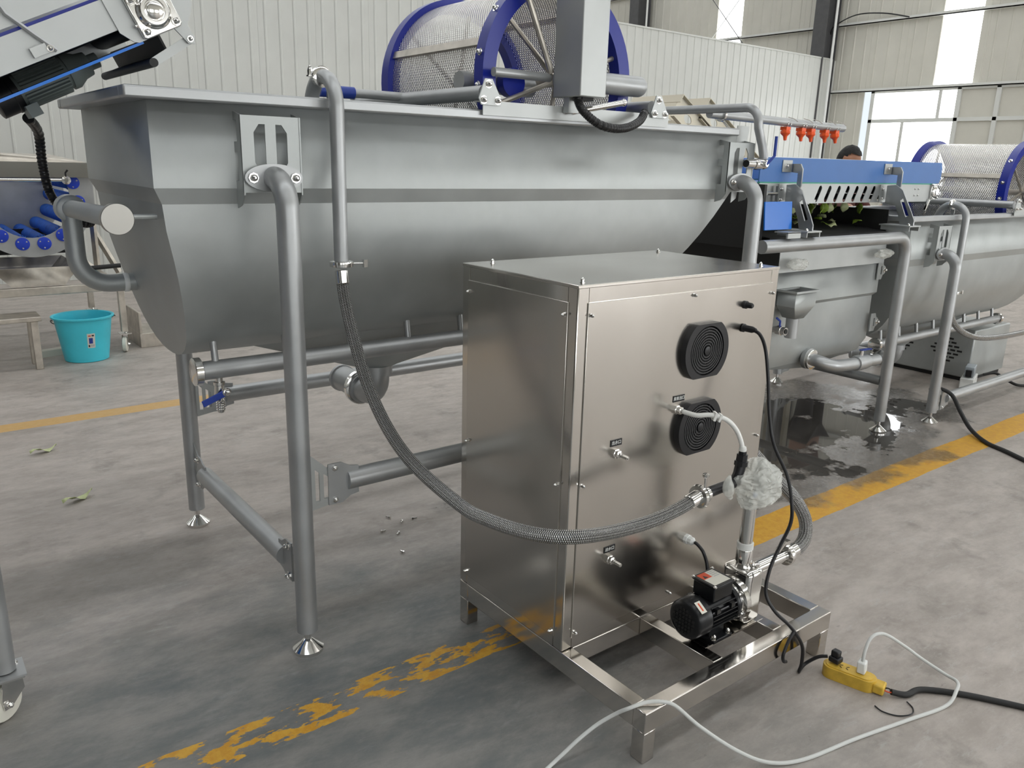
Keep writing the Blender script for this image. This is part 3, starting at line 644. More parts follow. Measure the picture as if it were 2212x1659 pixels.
MB().lathe((2.185, CV0-.004, 1.172), (0, -1, 0), [(0, .013), (.006, .013), (.007, .010), (.026, .009), (.03, .006)], 16).build('fuse_knob', M_BLACK, cb)
f = MB().lathe((1.994, CV0-.004, .395), (0, -1, 0), [(0, .017), (.012, .017), (.013, .014), (.028, .014), (.034, .009), (.036, .006)], 8).build('cable_gland', M_WHITE, cb)

# ------------------------------------------------------------------ skid under the cabinet and the pump
SV0 = 1.234; sk = thing('skid_frame', ((CU0+CU1)/2, 1.68, 0), 'polished square tube skid carrying the stainless cabinet and the black pump', 'frame')
ZB, ZT, BW = .098, .163, .048
for a, b_ in (((CU0, SV0), (CU1, SV0+BW)), ((CU0, CV1-BW), (CU1, CV1))): MB().box((*a, ZB), (*b_, ZT)).build('beam', M_POL, sk, bevel=.003)
for x in (CU0, CU1-BW): MB().box((x, SV0+BW, ZB), (x+BW, CV1-BW, ZT)).build('beam', M_POL, sk, bevel=.003)
MB().box((CU0+BW, CV0, ZB), (CU1-BW, CV0+.04, ZT)).build('beam', M_POL, sk, bevel=.003)
for x in (1.80, 2.10): MB().box((x, SV0+BW, ZB), (x+.045, CV0, ZT-.001)).build('cross_beam', M_POL, sk, bevel=.003)
for x in (CU0, CU1-BW):
    for y in (SV0, CV1-BW): MB().box((x+.001, y+.001, 0), (x+BW-.001, y+BW-.001, ZB)).build('foot', M_POL, sk, bevel=.003)
MB().box((1.84, 1.345, ZT-.006), (2.13, 1.460, ZT)).build('mounting_plate', M_POL, sk)

# ------------------------------------------------------------------ pump with black motor
mv, mz = 1.402, .247
pu = thing('centrifugal_pump', (2.0, mv, ZT), 'black electric motor pump with polished housing on the skid', 'pump')
MB().lathe((1.792, mv, mz), X, [(0, .050), (.006, .060), (.012, .064), (.062, .065), (.064, .060)], 36).build('fan_cover', M_BLACKM, pu)
gr = MB()
for i in range(-3, 4):
    for j in range(-3, 4):
        if i*i+j*j < 11: gr.box((1.7895, mv+i*.0125-.0045, mz+j*.0125-.0045), (1.7925, mv+i*.0125+.0045, mz+j*.0125+.0045))
g = gr.build('air_slot', M_DARK, pu); g['kind'] = 'stuff'
body = MB().cyl((1.852, mv, mz), (1.985, mv, mz), .050, 30).build('motor_body', M_BLACKM, pu)
for k in range(28):
    a = 2*PI*k/28
    if .9 < a < 2.25: continue
    MB().obox(V(1.862, mv, mz), X, V(0, -math.sin(a), math.cos(a)), V(0, math.cos(a), math.sin(a)), (0, -.0014, .048), (.118, .0014, .061)).build('cooling_fin', M_BLACKM, body)
MB().lathe((1.983, mv, mz), X, [(0, .060), (.004, .063), (.014, .063), (.018, .052), (.03, .046)], 32).build('end_bell', M_BLACKM, pu)
MB().lathe((1.998, mv, mz), X, [(0, .0635), (.006, .0635)], 32).build('flange_ring', M_CHROME, pu)
tb = MB().box((1.876, mv-.042, mz+.050), (1.968, mv+.042, mz+.098)).build('terminal_box', M_BLACKM, pu, bevel=.004)
ld = MB().box((1.872, mv-.047, mz+.098), (1.972, mv+.047, mz+.106)).build('box_lid', M_BLACKM, tb, bevel=.003)
MB().box((1.884, mv-.035, mz+.106), (1.960, mv+.038, mz+.1066)).build('warning_label', M_LABEL, tb)
MB().box((1.884, mv+.006, mz+.1066), (1.922, mv+.038, mz+.1070)).build('warning_field', M_RED, tb)
MB().plate((1.899, mv+.016, mz+.107), X, Y, [(-.009, -.007), (.009, -.007), (0, .010)], [], .0003).build('warning_triangle', M_BLACK, tb)
for k in range(4): MB().box((1.928, mv+.030-.009*k, mz+.1066), (1.955, mv+.032-.009*k, mz+.1070)).build('print_line', M_GRAYBOX, tb)
for x in (1.876, 1.968):
    for y in (-.043, .043): screw(tb, (x, mv+y, mz+.106), (0, 0, 1), .004, .005)
MB().obox(V(1.82, mv-.036, mz+.0545), X, V(0, -.83, -.55), V(0, -.55, .83), (-.012, -.018, .0), (.012, .022, .0012)).build('rotation_label', M_LABEL, pu)
MB().obox(V(1.82, mv-.036, mz+.0545), X, V(0, -.83, -.55), V(0, -.55, .83), (-.003, -.012, .0012), (.003, .015, .0016)).build('rotation_arrow', M_RED, pu)
for y in (-.052, .052):
    for x in (1.875, 1.945): MB().box((x, mv+y-.009, mz+.02), (x+.018, mv+y+.009, mz+.036)).build('lug', M_BLACKM, pu)
ft = MB().box((1.872, mv-.062, ZT), (1.960, mv+.062, ZT+.012)).box((1.88, mv-.035, ZT+.01), (1.952, mv+.035, ZT+.045)).build('motor_foot', M_BLACKM, pu, bevel=.002)
for x in (1.882, 1.95):
    for y in (-.053, .053): screw(ft, (x, mv+y, ZT+.012), (0, 0, 1), .007, .016)
pb = MB().box((2.035, mv-.055, ZT+.002), (2.115, mv+.055, .352)).build('pump_housing', M_CHROME, pu, bevel=.016)
MB().lathe((2.004, mv, mz), X, [(0, .056), (.010, .072), (.028, .075), (.036, .062)], 28).build('volute', M_CHROME, pu)
for k in range(6): a = k*PI/3+.3; screw(pb, (2.004, mv+.064*math.cos(a), mz+.064*math.sin(a)), (-1, 0, 0), .005)
MB().lathe((2.100, mv-.030, .350), Z, [(0, .012), (.012, .012), (.013, .009)], 6).build('fill_plug', M_CHROME, pb)
dp = MB().lathe((2.070, mv, .350), Z, [(0, .028), (.014, .022), (.018, .022), (.020, .027), (.062, .027), (.064, .026)], 20).build('discharge_union', M_CHROME, pu)
MB().lathe((2.070, mv, .412), Z, [(0, .0265), (.022, .0265), (.023, .022)], 20).build('thread_tape', M_WHITE, dp)
MB().cyl((2.070, mv, .43), (2.070, mv, .60), .022, 20).build('discharge_pipe', M_CHROME, pu)
ip = MB().cyl((2.11, mv, .318), (2.315, mv, .318), .021, 20).build('suction_pipe', M_CHROME, pu)
MB().lathe((2.300, mv, .318), X, [(0, .024), (.003, .036), (.014, .038), (.022, .036), (.025, .024)], 24).build('clamp', M_CHROME, ip)
MB().box((2.295, mv-.008, .352), (2.32, mv+.012, .372)).obox(V(2.29, mv-.004, .375), V(-.7, 0, -.5).normalized(), Y, V(-.5, 0, .7).normalized(), (0, -.008, -.004), (.045, .008, .004)).build('clamp_lever', M_CHROME, ip)

# ------------------------------------------------------------------ braided hoses, injector, tube, wrap
def hose(name, pts, r, label, ends=True):
    t = thing(name, pts[0], label, 'hose'); P = [Vector(p) for p in pts]
    MB().tube(P, r, 18, 14).build('braid', M_BRAID, t)
    if ends:
        for a, b_ in ((P[0], P[1]), (P[-1], P[-2])):
            d = (b_-a).normalized(); MB().lathe(a - d*.004, d, [(0, r*1.04), (.002, r*1.12), (.040, r*1.12), (.042, r*1.03)], 20).build('ferrule', M_CHROME, t)
    return t
hose('braided_hose', [(1.800, 1.40, .657), (1.72, 1.40, .640), (1.60, 1.405, .628), (1.46, 1.41, .634), (1.340, 1.42, .649), (1.278, 1.47, .649), (1.246, 1.55, .642), (1.220, 1.65, .640), (1.201, 1.75, .647), (1.169, 1.95, .709), (1.149, 2.08, .793), (1.142, 2.20, .913), (1.140, 2.29, 1.06), (1.139, 2.338, 1.17), (1.138, 2.350, 1.250)], .0195,
     'thin braided steel hose sagging from the long tank inlet to the injector')
hose('braided_hose', [(2.328, mv, .318), (2.40, mv+.005, .320), (2.455, mv+.02, .345), (2.475, mv+.045, .40), (2.455, mv+.09, .47), (2.42, mv+.16, .535), (2.408, mv+.25, .60), (2.402, mv+.40, .66), (2.402, mv+.62, .70), (2.402, mv+.8, .72)], .0235,
     'thick braided steel hose looping from the pump suction behind the cabinet')
hose('braided_hose', [(5.528, 2.39, .821), (5.53, 2.39, .74), (5.56, 2.38, .66), (5.64, 2.36, .59), (5.80, 2.34, .53), (6.0, 2.32, .50), (6.25, 2.30, .49), (6.6, 2.28, .49)], .0195,
     'braided steel hose hanging from the lower tank inlet pipe')
vi = thing('venturi_injector', (1.95, 1.40, .63), 'black plastic venturi injector clamped between braided hose and pump pipe', 'fitting')
MB().cyl((1.845, 1.40, .660), (1.985, 1.40, .664), .0165, 18).build('injector_body', M_BLACK, vi)
MB().tube([V(1.975, 1.40, .662), V(1.990, 1.40, .69), V(1.997, 1.40, .722)], .017, 16).lathe((1.997, 1.40, .715), (.08, 0, 1), [(0, .021), (.014, .021), (.015, .017), (.036, .017), (.037, .012), (.045, .012)], 8).build('suction_port', M_BLACK, vi)
cl = MB().lathe((1.800, 1.40, .657), X, [(0, .022), (.002, .034), (.010, .037), (.018, .034), (.020, .022), (.045, .021)], 24).build('clamp', M_CHROME, vi)
MB().cyl((1.812, 1.385, .690), (1.812, 1.385, .725), .004, 8).lathe((1.812, 1.385, .722), Z, [(0, .008), (.003, .010), (.010, .010), (.012, .006)], 10).build('wing_nut', M_CHROME, cl)
tu = thing('gas_tube', (1.9, 1.50, .87), 'milky plastic gas tube from the cabinet ozone port to the injector', 'tube')
MB().tube([V(1.885, 1.549, .868), V(1.885, 1.53, .868), V(1.892, 1.50, .868), V(1.92, 1.47, .872), V(1.958, 1.44, .858), V(1.985, 1.42, .825), V(1.996, 1.405, .785), V(1.999, 1.40, .757)], .0075, 12, 8).build('tube_run', M_TUBE, tu)
MB().obox(V(1.925, 1.466, .870), V(.72, -.55, -.22).normalized(), V(.5, .8, 0).normalized(), V(.72, -.55, -.22).cross(V(.5, .8, 0)).normalized(), (0, -.013, -.013), (.007, .013, .013)).obox(V(1.938, 1.456, .866), V(.72, -.55, -.3).normalized(), V(.5, .8, 0).normalized(), V(.72, -.55, -.3).cross(V(.5, .8, 0)).normalized(), (0, -.012, -.012), (.006, .012, .012)).build('check_valve', M_TUBE, tu)
MB().lathe((1.998, 1.40, .762), (.02, 0, 1), [(0, .011), (.006, .012), (.014, .010)], 10).build('tube_nut', M_TUBE, tu)
def crumple(c, r, name, label, seed, sub=5, group=None):
    b = MB().sphere(c, 1, 110, 72); cc = Vector(c)
    for i, q in enumerate(b.v):
        d = (q-cc); k = 1 + .30*noise.noise(d*1.5+V(seed, 0, 0)) + .16*(.3-abs(noise.noise(V(d.x*2.5, d.y*2.5, d.z*6)+V(0, seed, 0)))) + .09*(.3-abs(noise.noise(d*7+V(0, 0, seed)))) 
        b.v[i] = cc + V(d.x*r[0], d.y*r[1], d.z*r[2])*k
    return tag(b.build(name, M_WRAP, None, 40), label, 'plastic wrap', group)
crumple((2.055, 1.372, .648), (.085, .066, .072), 'plastic_wrap', 'crumpled clear plastic wrapped around the top of the pump pipe', 3.3)
MB_ = MB().tube([V(1.925, 1.375, .635), V(1.905, 1.368, .66), V(1.895, 1.365, .695), V(1.900, 1.365, .715)], lambda d: .016*math.sin(min(1, max(.12, d/.09))*PI*.95+.06)+.002, 10, 4)
tag(MB_.build('plastic_wrap', M_WRAP), 'loose twisted tail of clear wrap beside the black injector', 'plastic wrap')

# ------------------------------------------------------------------ cords and power strip
def cord(name, pts, r, m_, label, n=10, seg=10, cat='cable'): return tag(MB().tube([Vector(p) for p in pts], r, seg, n).build(name, m_), label, cat)
pc = thing('mains_lead', (2.18, 1.56, 1.096), 'black power cord hanging down the cabinet front to the power strip', 'cable')
MB().lathe((2.185, CV0-.006, 1.096), (0, -1, 0), [(0, .014), (.004, .014), (.005, .011), (.035, .011), (.05, .006)], 14).build('connector', M_BLACK, pc)
MB().tube([V(2.185, 1.548, 1.096), V(2.187, 1.515, 1.085), V(2.190, 1.49, 1.04), V(2.192, 1.47, .95), V(2.190, 1.45, .84), V(2.190, 1.42, .74), V(2.175, 1.35, .66), V(2.155, 1.31, .59), V(2.150, 1.30, .52), V(2.120, 1.31, .44), V(2.080, 1.31, .37), V(2.060, 1.30, .30), V(2.075, 1.27, .245), V(2.120, 1.235, .19), V(2.165, 1.215, .12), V(2.180, 1.215, .05), V(2.183, 1.222, .010), V(2.20, 1.228, .008), V(2.225, 1.225, .022), V(2.246, 1.198, .052), V(2.262, 1.174, .062)], .0058, 10, 8).build('cord_run', M_BLACK, pc)
MB().tube([V(2.125, 1.226, .175), V(2.095, 1.222, .155), V(2.072, 1.220, .115), V(2.082, 1.222, .088), V(2.10, 1.224, .078)], .0055, 10, 8).build('cord_loop', M_BLACK, pc)
bp_ = MB().box((2.258, 1.135, .049), (2.292, 1.170, .068)).box((2.266, 1.142, .066), (2.290, 1.168, .088)).build('plug', M_BLACK, pc, bevel=.004)
cord('motor_lead', [(1.994, 1.543, .395), (1.994, 1.53, .392), (1.998, 1.510, .375), (2.005, 1.497, .34), (1.998, 1.483, .31), (1.975, 1.46, .312), (1.955, 1.454, .318)], .0058, M_BLACK, 'short black lead from the white gland to the motor terminal box')
ps = thing('power_strip', (2.275, 1.09, 0), 'worn yellow power strip on the floor with two plugs in it', 'power strip')
d = V(.055, -.205, 0).normalized(); nn = V(-d.y, d.x, 0); o_ = V(2.262, 1.185, 0)
def rrect(l, h, r, n=6): return [(x+r*math.cos(a), y+r*math.sin(a)) for x, y, a0 in ((l-r, h-r, 0), (-0+r, h-r, PI/2), (r, -h+r, PI), (l-r, -h+r, 1.5*PI)) for a in [a0+PI/2*i/n for i in range(n+1)]]
MB().plate(o_, d, nn, rrect(.165, .031, .03), [], .040).build('strip_body', M_YEL, ps, bevel=.004)
MB().plate(o_+Z*.0395, d, nn, [(x+.008, y) for x, y in rrect(.148, .025, .024)], [], .0035).build('strip_face', M_YEL, ps, bevel=.001)
MB().obox(o_+d*.158, d, nn, Z, (0, -.022, .004), (.035, .022, .034)).build('cable_neck', M_YEL, ps, bevel=.005)
for k in (.055, .075):
    for s in (-1, 1): MB().obox(o_+d*k+nn*.006*s+Z*.043, (d+nn*s*.8).normalized(), (nn-d*s*.8).normalized(), Z, (-.005, -.0015, 0), (.005, .0015, .0006)).build('socket_slot', M_DARK, ps)
wp = thing('white_cable', (2.30, 1.07, .045), 'white cable looping across the floor and over the skid corner', 'cable')
MB().obox(V(2.300, 1.075, .0435), d, nn, V(.1, .1, 1).normalized(), (-.013, -.016, 0), (.013, .016, .038)).build('plug', M_WHITE, wp, bevel=.004)
MB().tube([V(2.302, 1.077, .078), V(2.312, 1.080, .115), V(2.345, 1.082, .150), V(2.400, 1.070, .148), V(2.46, 1.03, .105), V(2.505, .985, .062), V(2.535, .92, .030), V(2.525, .875, .030), V(2.480, .856, .028), V(2.407, .852, .006), V(2.242, .890, .005), V(2.038, .938, .005), V(1.840, .978, .005), V(1.74, 1.025, .012), V(1.67, 1.085, .045), V(1.60, 1.16, .105), V(1.555, 1.215, .158), V(1.525, 1.238, .1715), V(1.487, 1.262, .1725), V(1.438, 1.281, 0.163), V(1.419, 1.311, 0.135), V(1.379, 1.340, 0.100), V(1.327, 1.357, 0.065), V(1.280, 1.369, 0.030), V(1.226, 1.372, 0.006), V(1.105, 1.341, 0.006)], .0055, 10, 10).build('cable_run', M_CORDW, wp)
sc_ = thing('supply_cable', (2.31, .99, 0), 'thick black rubber supply cable running from the yellow power strip', 'cable')
q0 = o_+d*.193
MB().tube([q0+d*.018+Z*.018, q0+d*.05+V(.03, 0, .010), V(2.42, .935, .010), V(2.497, .855, .010), V(2.555, .77, .010), V(2.60, .695, .010), V(2.70, .52, .010)], .0095, 12, 8).build('jacket', M_RUBBER, sc_)
for k, mm in ((-.004, M_RED), (.004, M_BLACK)): MB().tube([q0+Z*.018+nn*k-d*.006, q0+d*.01+Z*(.020+k)+nn*k, q0+d*.024+Z*.018], .0022, 6, 4).build('wire', mm, sc_)
cord('wire_scrap', [(2.23, .985, .003), (2.222, .955, .004), (2.243, .918, .003), (2.275, .895, .008), (2.315, .908, .003), (2.33, .935, .004)], .0022, M_BLACK, 'dark bent scrap of wire lying by the supply cable', 8, 6, 'wire')
# ------------------------------------------------------------------ inclined conveyor discharging into the long tank
ic = thing('inclined_conveyor', (.09, 2.80, 0), 'inclined conveyor with blue belt edge and flange bearing above the tank end', 'conveyor')
AN = math.radians(26); D_ = V(math.cos(AN), 0, math.sin(AN)); N_ = V(-math.sin(AN), 0, math.cos(AN)); O_ = V(.668, 2.50, 1.968)
L_ = lambda s, y, n: O_ + D_*s + Y*y + N_*n
def ibox(name, m_, a, b_, par=None, bev=0): return MB().obox(O_, D_, Y, N_, a, b_).build(name, m_, par or ic, bevel=bev)
ibox('side_plate', M_SHEET, (-2.2, .0, -.012), (-.10, .004, .068), bev=.001)
MB().plate(L_(0, .0, 0), D_, N_, [(-.105, .13), (-.105, -.02), (-.082, -.052), (-.070, -.058), (.035, -.058), (.045, -.085), (.052, -.105), (.068, -.112), (.076, -.096), (.074, -.06), (.10, -.035), (.115, -.012), (.115, .03), (.07, .05), (.06, .13)], [], .006).build('head_plate', M_SHEET, ic)
ibox('side_plate', M_SHEET, (-2.2, .62, -.06), (.06, .624, .13))
ibox('belt_top', M_BLUE, (-2.2, .008, .066), (.0, .616, .076)); ibox('belt_return', M_BLUETRAY, (-2.2, -.004, -.064), (-.06, .616, -.057))
ibox('guard_plate', M_SHEET, (-2.2, .002, .082), (-.02, .006, .26)); ibox('guard_plate', M_SHEET, (-2.2, .612, .08), (-.02, .616, .26))
ibox('cross_tray', M_DARK, (-2.2, .02, -.012), (-.10, .60, -.004))
MB().tube([L_(-.345, -.012, .24), L_(-.335, -.012, .11), L_(-.30, -.012, .045), L_(-.272, -.012, -.004)], .006, 6).build('strap', M_PIPE, ic)
MB().obox(L_(-.31, 0, 0), D_, Y, N_, (-.02, -.016, -.002), (.02, -.004, .022)).build('strap_clip', M_SHEET, ic); screw(ic, L_(-.285, -.018, .006), (0, -1, 0), .006)
MB().cyl(L_(0, -.02, 0), L_(0, .63, 0), .045, 20).build('head_roller', M_RUBBER, ic)
fb = MB().plate(L_(0, -.012, 0), D_, N_, [(-.058, -.052), (-.05, -.058), (.05, -.058), (.058, -.05), (.058, .058), (-.058, .058)], [], .012).build('flange_bearing', M_CHROME, ic, bevel=.003)
MB().lathe(L_(0, -.018, 0), (0, -1, 0), [(0, .047), (.006, .047), (.010, .043), (.016, .041), (.020, .036), (.020, .028), (.014, .026), (.014, .023), (.024, .022), (.026, .019)], 36).build('bearing_boss', M_CHROME, fb)
for a, b_ in ((-.043, -.042), (.043, -.042), (-.043, .042), (.043, .042)): screw(fb, L_(a, -.026, b_), (0, -1, 0), .0085)
screw(fb, L_(-.058, -.02, -.02), -D_, .005)
# belt scraper below the head
MB().obox(L_(-.055, 0, -.112), D_, Y, N_, (-.004, .03, .0), (.06, .60, .006)).obox(L_(-.0, 0, -.106), D_, Y, N_, (-.006, .03, .0), (.0, .60, .05)).build('scraper_blade', M_RUBBER, ic)
MB().cyl(L_(-.06, .0, -.115), L_(-.06, .60, -.115), .012, 14).build('scraper_bar', M_RUBBER, ic)
MB().plate(L_(.055, .008, -.098), (L_(-.06, 0, -.115)-L_(.055, 0, -.098)), N_*-1, [(-.015, -.012), (.115, -.012), (.128, 0), (.115, .012), (-.015, .012)], [], .004).build('scraper_arm', M_SHEET, ic)
screw(ic, L_(.062, -.008, -.096), (0, -1, 0), .006); 
# gear motor slung under the frame
gm = MB().cyl(L_(-.36, .36, -.060), L_(-.21, .36, -.060), .046, 24).build('motor_body', M_PAINT, ic)
for k in range(14): a = -.3-k*.2; MB().obox(L_(-.35, .36, -.060), D_, Y*math.sin(a)+N_*math.cos(a), Y*-math.cos(a)+N_*math.sin(a), (0, .045, -.002), (.13, .056, .002)).build('cooling_fin', M_PAINT, gm)
MB().lathe(L_(-.21, .36, -.060), D_, [(0, .052), (.02, .052), (.045, .038), (.07, .034), (.072, .022), (.10, .022)], 20).build('gear_head', M_PAINT, ic)
MB().lathe(L_(-.36, .36, -.060), -D_, [(0, .054), (.018, .054), (.02, .052), (.065, .052), (.068, .046)], 24).build('fan_cover', M_BLACK, ic)
MB().obox(L_(-.37, .34, -.10), D_, Y, N_, (0, -.04, -.035), (.035, .04, 0)).build('terminal_box', M_PAINT, ic)
MB().cyl((.100, 2.47, .15), (.100, 2.47, 1.62), .030, 18).build('support_post', M_PIPE, ic); MB().cyl((.100, 3.05, .15), (.100, 3.05, 1.62), .030, 18).build('support_post', M_PIPE, ic)
def caster(root, p, rot, r=.055, wm=None):
    ca = MB().box((p[0]-.045, p[1]-.045, p[2]+2*r+.022), (p[0]+.045, p[1]+.045, p[2]+2*r+.030)).build('caster_plate', M_CHROME, root)
    a = V(math.cos(rot), math.sin(rot), 0); n = V(-a.y, a.x, 0); pp = Vector(p)
    b = MB()
    for s in (-1, 1): b.plate(pp + n*(s*.022) + a*-.0, a, Z, [(-.03, r*2+.02), (.03, r*2+.02), (.035, r*1.4), (-.012, r*.75), (-.035, r*.75), (-.04, r*1.4)], [], .003)
    b.build('caster_fork', M_CHROME, ca)
    MB().lathe(pp + a*-.022 + n*-.018 + Z*r, n, [(0, r*.6), (.002, r*.92), (.006, r), (.030, r), (.034, r*.92), (.036, r*.6)], 24).build('wheel', wm or M_LABEL, ca)
    screw(ca, pp + a*-.022 + n*-.026 + Z*r, -n, .009); screw(ca, pp + a*.036 + Z*(2*r+.03), (0, 0, 1), .008, .02)
caster(ic, (.100, 2.47, 0), .6); caster(ic, (.100, 3.05, 0), .4)
MB().plate((.050, 2.42, .14), X, Y, [(0, 0), (.1, 0), (.1, .1), (0, .1)], [], .006).build('post_foot', M_PIPE, ic)
fh = spline([L_(-.36, .45, -.135), V(.455, 3.15, 1.65), V(.466, 3.22, 1.55), V(.484, 3.25, 1.448), V(.534, 3.25, 1.371), V(.575, 3.25, 1.348), V(.61, 3.30, 1.345)], 26)
MB().tube(fh, lambda d: .0145+.0016*math.cos(d*900), 14).build('corrugated_conduit', M_CORR, ic)

# ------------------------------------------------------------------ belt conveyor between the two tanks
bc = thing('belt_conveyor', (4.5, 2.85, 1.2), 'belt conveyor with tall blue side guards and slotted steel side plate', 'conveyor')
U0, U1, VC = 3.67, 5.61, 2.65
for y, s in ((VC, -1), (VC+.62, 1)):
    slots = []
    if s < 0:
        for k in range(8):
            x = 4.205-U0+.0965*k
            slots.append([(x+.036+.0155*math.cos(t), .082+.0155*math.sin(t)) for t in [(-.35)+PI*i/8 for i in range(9)]] + [(x+.004+.0155*math.cos(t), .020+.0155*math.sin(t)) for t in [PI-.35+PI*i/8 for i in range(9)]])
    MB().plate((U0, y, 1.416), X, Z, [(0, 0), (U1-.07-U0, 0), (U1-.02-U0, .02), (U1-.02-U0, .108), (0, .108)], slots, .004).build('side_plate', M_SHEET, bc)
    MB().box((U0, y-.006, 1.524), (U1-.02, y+.008, 1.532)).build('wear_strip', M_GREEN, bc)
    MB().plate((U0-.02, y-.008, 1.532), X, Z, [(0, 0), (U1-U0+.01, 0), (U1-U0+.03, .03), (U1-U0+.03, .10), (U1-U0+.01, .132), (0, .124)], [], .008).build('side_guard', M_BELT, bc)
    MB().box((U0-.02, y-.010, 1.656), (U1-.05, y+.0, 1.661)).build('guard_cap', M_WHITE, bc)
MB().box((U0, VC+.01, 1.521), (U1-.02, VC+.60, 1.527)).build('belt', M_BELT, bc); MB().box((U0+.05, VC+.012, 1.435), (U1-.1, VC+.60, 1.441)).build('belt_return', M_DARK, bc)
for x in (U0+.04, U1-.06): MB().cyl((x, VC+.006, 1.481), (x, VC+.60, 1.481), .037, 18).build('belt_roller', M_RUBBER, bc)
fb = MB().plate((U1-.09, VC-.004, 1.428), X, Z, [(0, 0), (.09, 0), (.09, .102), (0, .102)], [], .012).build('flange_bearing', M_CHROME, bc, bevel=.003)
MB().lathe((U1-.045, VC-.014, 1.479), (0, -1, 0), [(0, .042), (.008, .042), (.014, .034), (.016, .023), (.020, .021)], 24).build('bearing_boss', M_CHROME, fb)
for a in (.011, .079):
    for b_ in (.012, .090): screw(fb, (U1-.09+a, VC-.016, 1.428+b_), (0, -1, 0), .007)
MB().obox(V(U1-.105, VC-.02, 1.42), V(-.5, 0, -.86), Y, V(.86, 0, -.5), (-.01, 0, -.006), (.07, .012, .006)).build('scraper_arm', M_CHROME, bc)
for x in (5.32, 5.365):
    for z in (1.456, 1.496): screw(bc, (x, VC-.004, z), (0, -1, 0), .005)
MB().cyl((3.73, VC-.015, 1.472), (3.80, VC-.03, 1.472), .009, 10).cyl((3.79, VC-.02, 1.444), (3.79, VC-.02, 1.50), .008, 8).box((3.782, VC-.03, 1.434), (3.803, VC-.015, 1.51)).build('belt_tensioner', M_CHROME, bc)
for xb in (3.80, 4.845):
    x = xb+.08; PD = V(.35, .937, 0)
    a = MB().plate((xb, 2.414, 1.295), PD, Z, [(-.035, 0), (.075, 0), (.095, .05), (.13, .105), (.222, .118), (.222, .222), (.15, .228), (.09, .200), (-.005, .075), (-.035, .03)], [[(.012, .055), (.036, .045), (.098, .14), (.078, .155)]], .006).build('support_arm', M_PIPE, bc)
    MB().box((x-.045, VC-.012, 1.415), (x+.004, VC-.005, 1.520)).build('bolt_plate', M_SHEET, a)
    for z in (1.44, 1.495): screw(a, (x-.022, VC-.012, z), (0, -1, 0), .007)
    MB().plate((x+.012, 2.545, 1.455), PD, Z, [(0, .06), (0, .145), (.022, .172), (.092, .172), (.092, .128), (.038, .124), (.038, .06), (.096, .02), (.096, -.02), (.05, -.02)], [], .006).build('guard_hook', M_PIPE, bc)
    k = MB().box((x-.045, VC-.022, 1.583), (x+.040, VC-.016, 1.645)).build('guard_pad', M_SHEET, bc, bevel=.002); screw(k, (x-.012, VC-.022, 1.614), (0, -1, 0), .008)
    MB().box((xb-.07, 2.37, 1.288), (xb+.06, 2.56, 1.295)).box((xb-.065, 2.375, 1.263), (xb-.058, 2.55, 1.288)).box((xb+.049, 2.375, 1.263), (xb+.056, 2.55, 1.288)).build('saddle', M_SHEET, bc)
    screw(bc, (xb-.03, 2.40, 1.295), (0, 0, 1), .008)
MB().box((3.485, 2.46, 1.300), (3.715, 2.468, 1.440), Matrix.Rotation(-.10, 3, 'X')).build('splash_plate', M_BLUETRAY, bc, bevel=.002)
MB().box((3.58, 2.38, 1.263), (3.69, 2.39, 1.292)).box((3.58, 2.38, 1.288), (3.69, 2.46, 1.294)).build('splash_bracket', M_SHEET, bc)
MB().box((3.60, 2.56, 1.19), (3.62, 3.45, 1.52), Matrix.Rotation(.0, 3, 'Y')).build('shaded_hopper_wall', M_RUBBER, bc)  # hopper wall in shadow, the shade given by a black material

# pipe frame that carries the conveyor and the collecting box
pf = thing('pipe_frame', (4.85, 2.41, 0), 'grey bent pipe frame carrying the belt conveyor and collecting box', 'frame')
for y in (2.414, 3.50):
    R = .10; zt = 1.225
    pts = [V(3.42, y, zt), V(4.852-R, y, zt)] + arc((4.852-R, y, zt-R), Z, X, R, 0, PI/2, 8)[1:] + [V(4.852, y, .075)]
    lg = MB().tube(pts, .034, 20).build('bent_leg', M_PIPE, pf)
    for u in (4.852,): MB().lathe((u, y, 0), Z, [(0, .050), (.012, .051), (.034, .024), (.040, .018), (.045, .011), (.085, .011)], 20).build('levelling_foot', M_CHROME, lg)
    pts = [V(3.42, y, zt), V(3.42, y, .075)]
    if y > 3: MB().tube(pts, .034, 18).build('leg', M_PIPE, pf)
    if y > 3: MB().lathe((3.42, y, 0), Z, [(0, .050), (.012, .051), (.034, .024), (.040, .018), (.045, .011), (.085, .011)], 18).build('levelling_foot', M_CHROME, pf)
MB().cyl((4.852, 2.44, .33), (4.852, 3.48, .33), .03, 16).build('cross_bar', M_PIPE, pf)
# collecting box
cbx = thing('collecting_box', (4.23, 3.0, .45), 'grey steel collecting box with small side funnel hung in the pipe frame', 'tank')
A0, A1, B0, B1 = 3.70, 4.79, 2.52, 3.46
sh = [(1.075, 0, 0), (.885, 0, 0), (.865, .018, 0), (.60, .018, .05), (.52, .05, .12)]
vs = []; fs = []
for z, i_, e_ in sh: vs += [V(A0+e_*.3, B0+i_, z), V(A1-i_, B0+i_, z), V(A1-i_, B1-i_, z), V(A0+e_*.3, B1-i_, z)]
n = len(sh)
for i in range(n-1):
    for k in range(4): k2 = (k+1) % 4; fs.append((4*i+k, 4*i+k2, 4*i+4+k2, 4*i+4+k)[::-1])
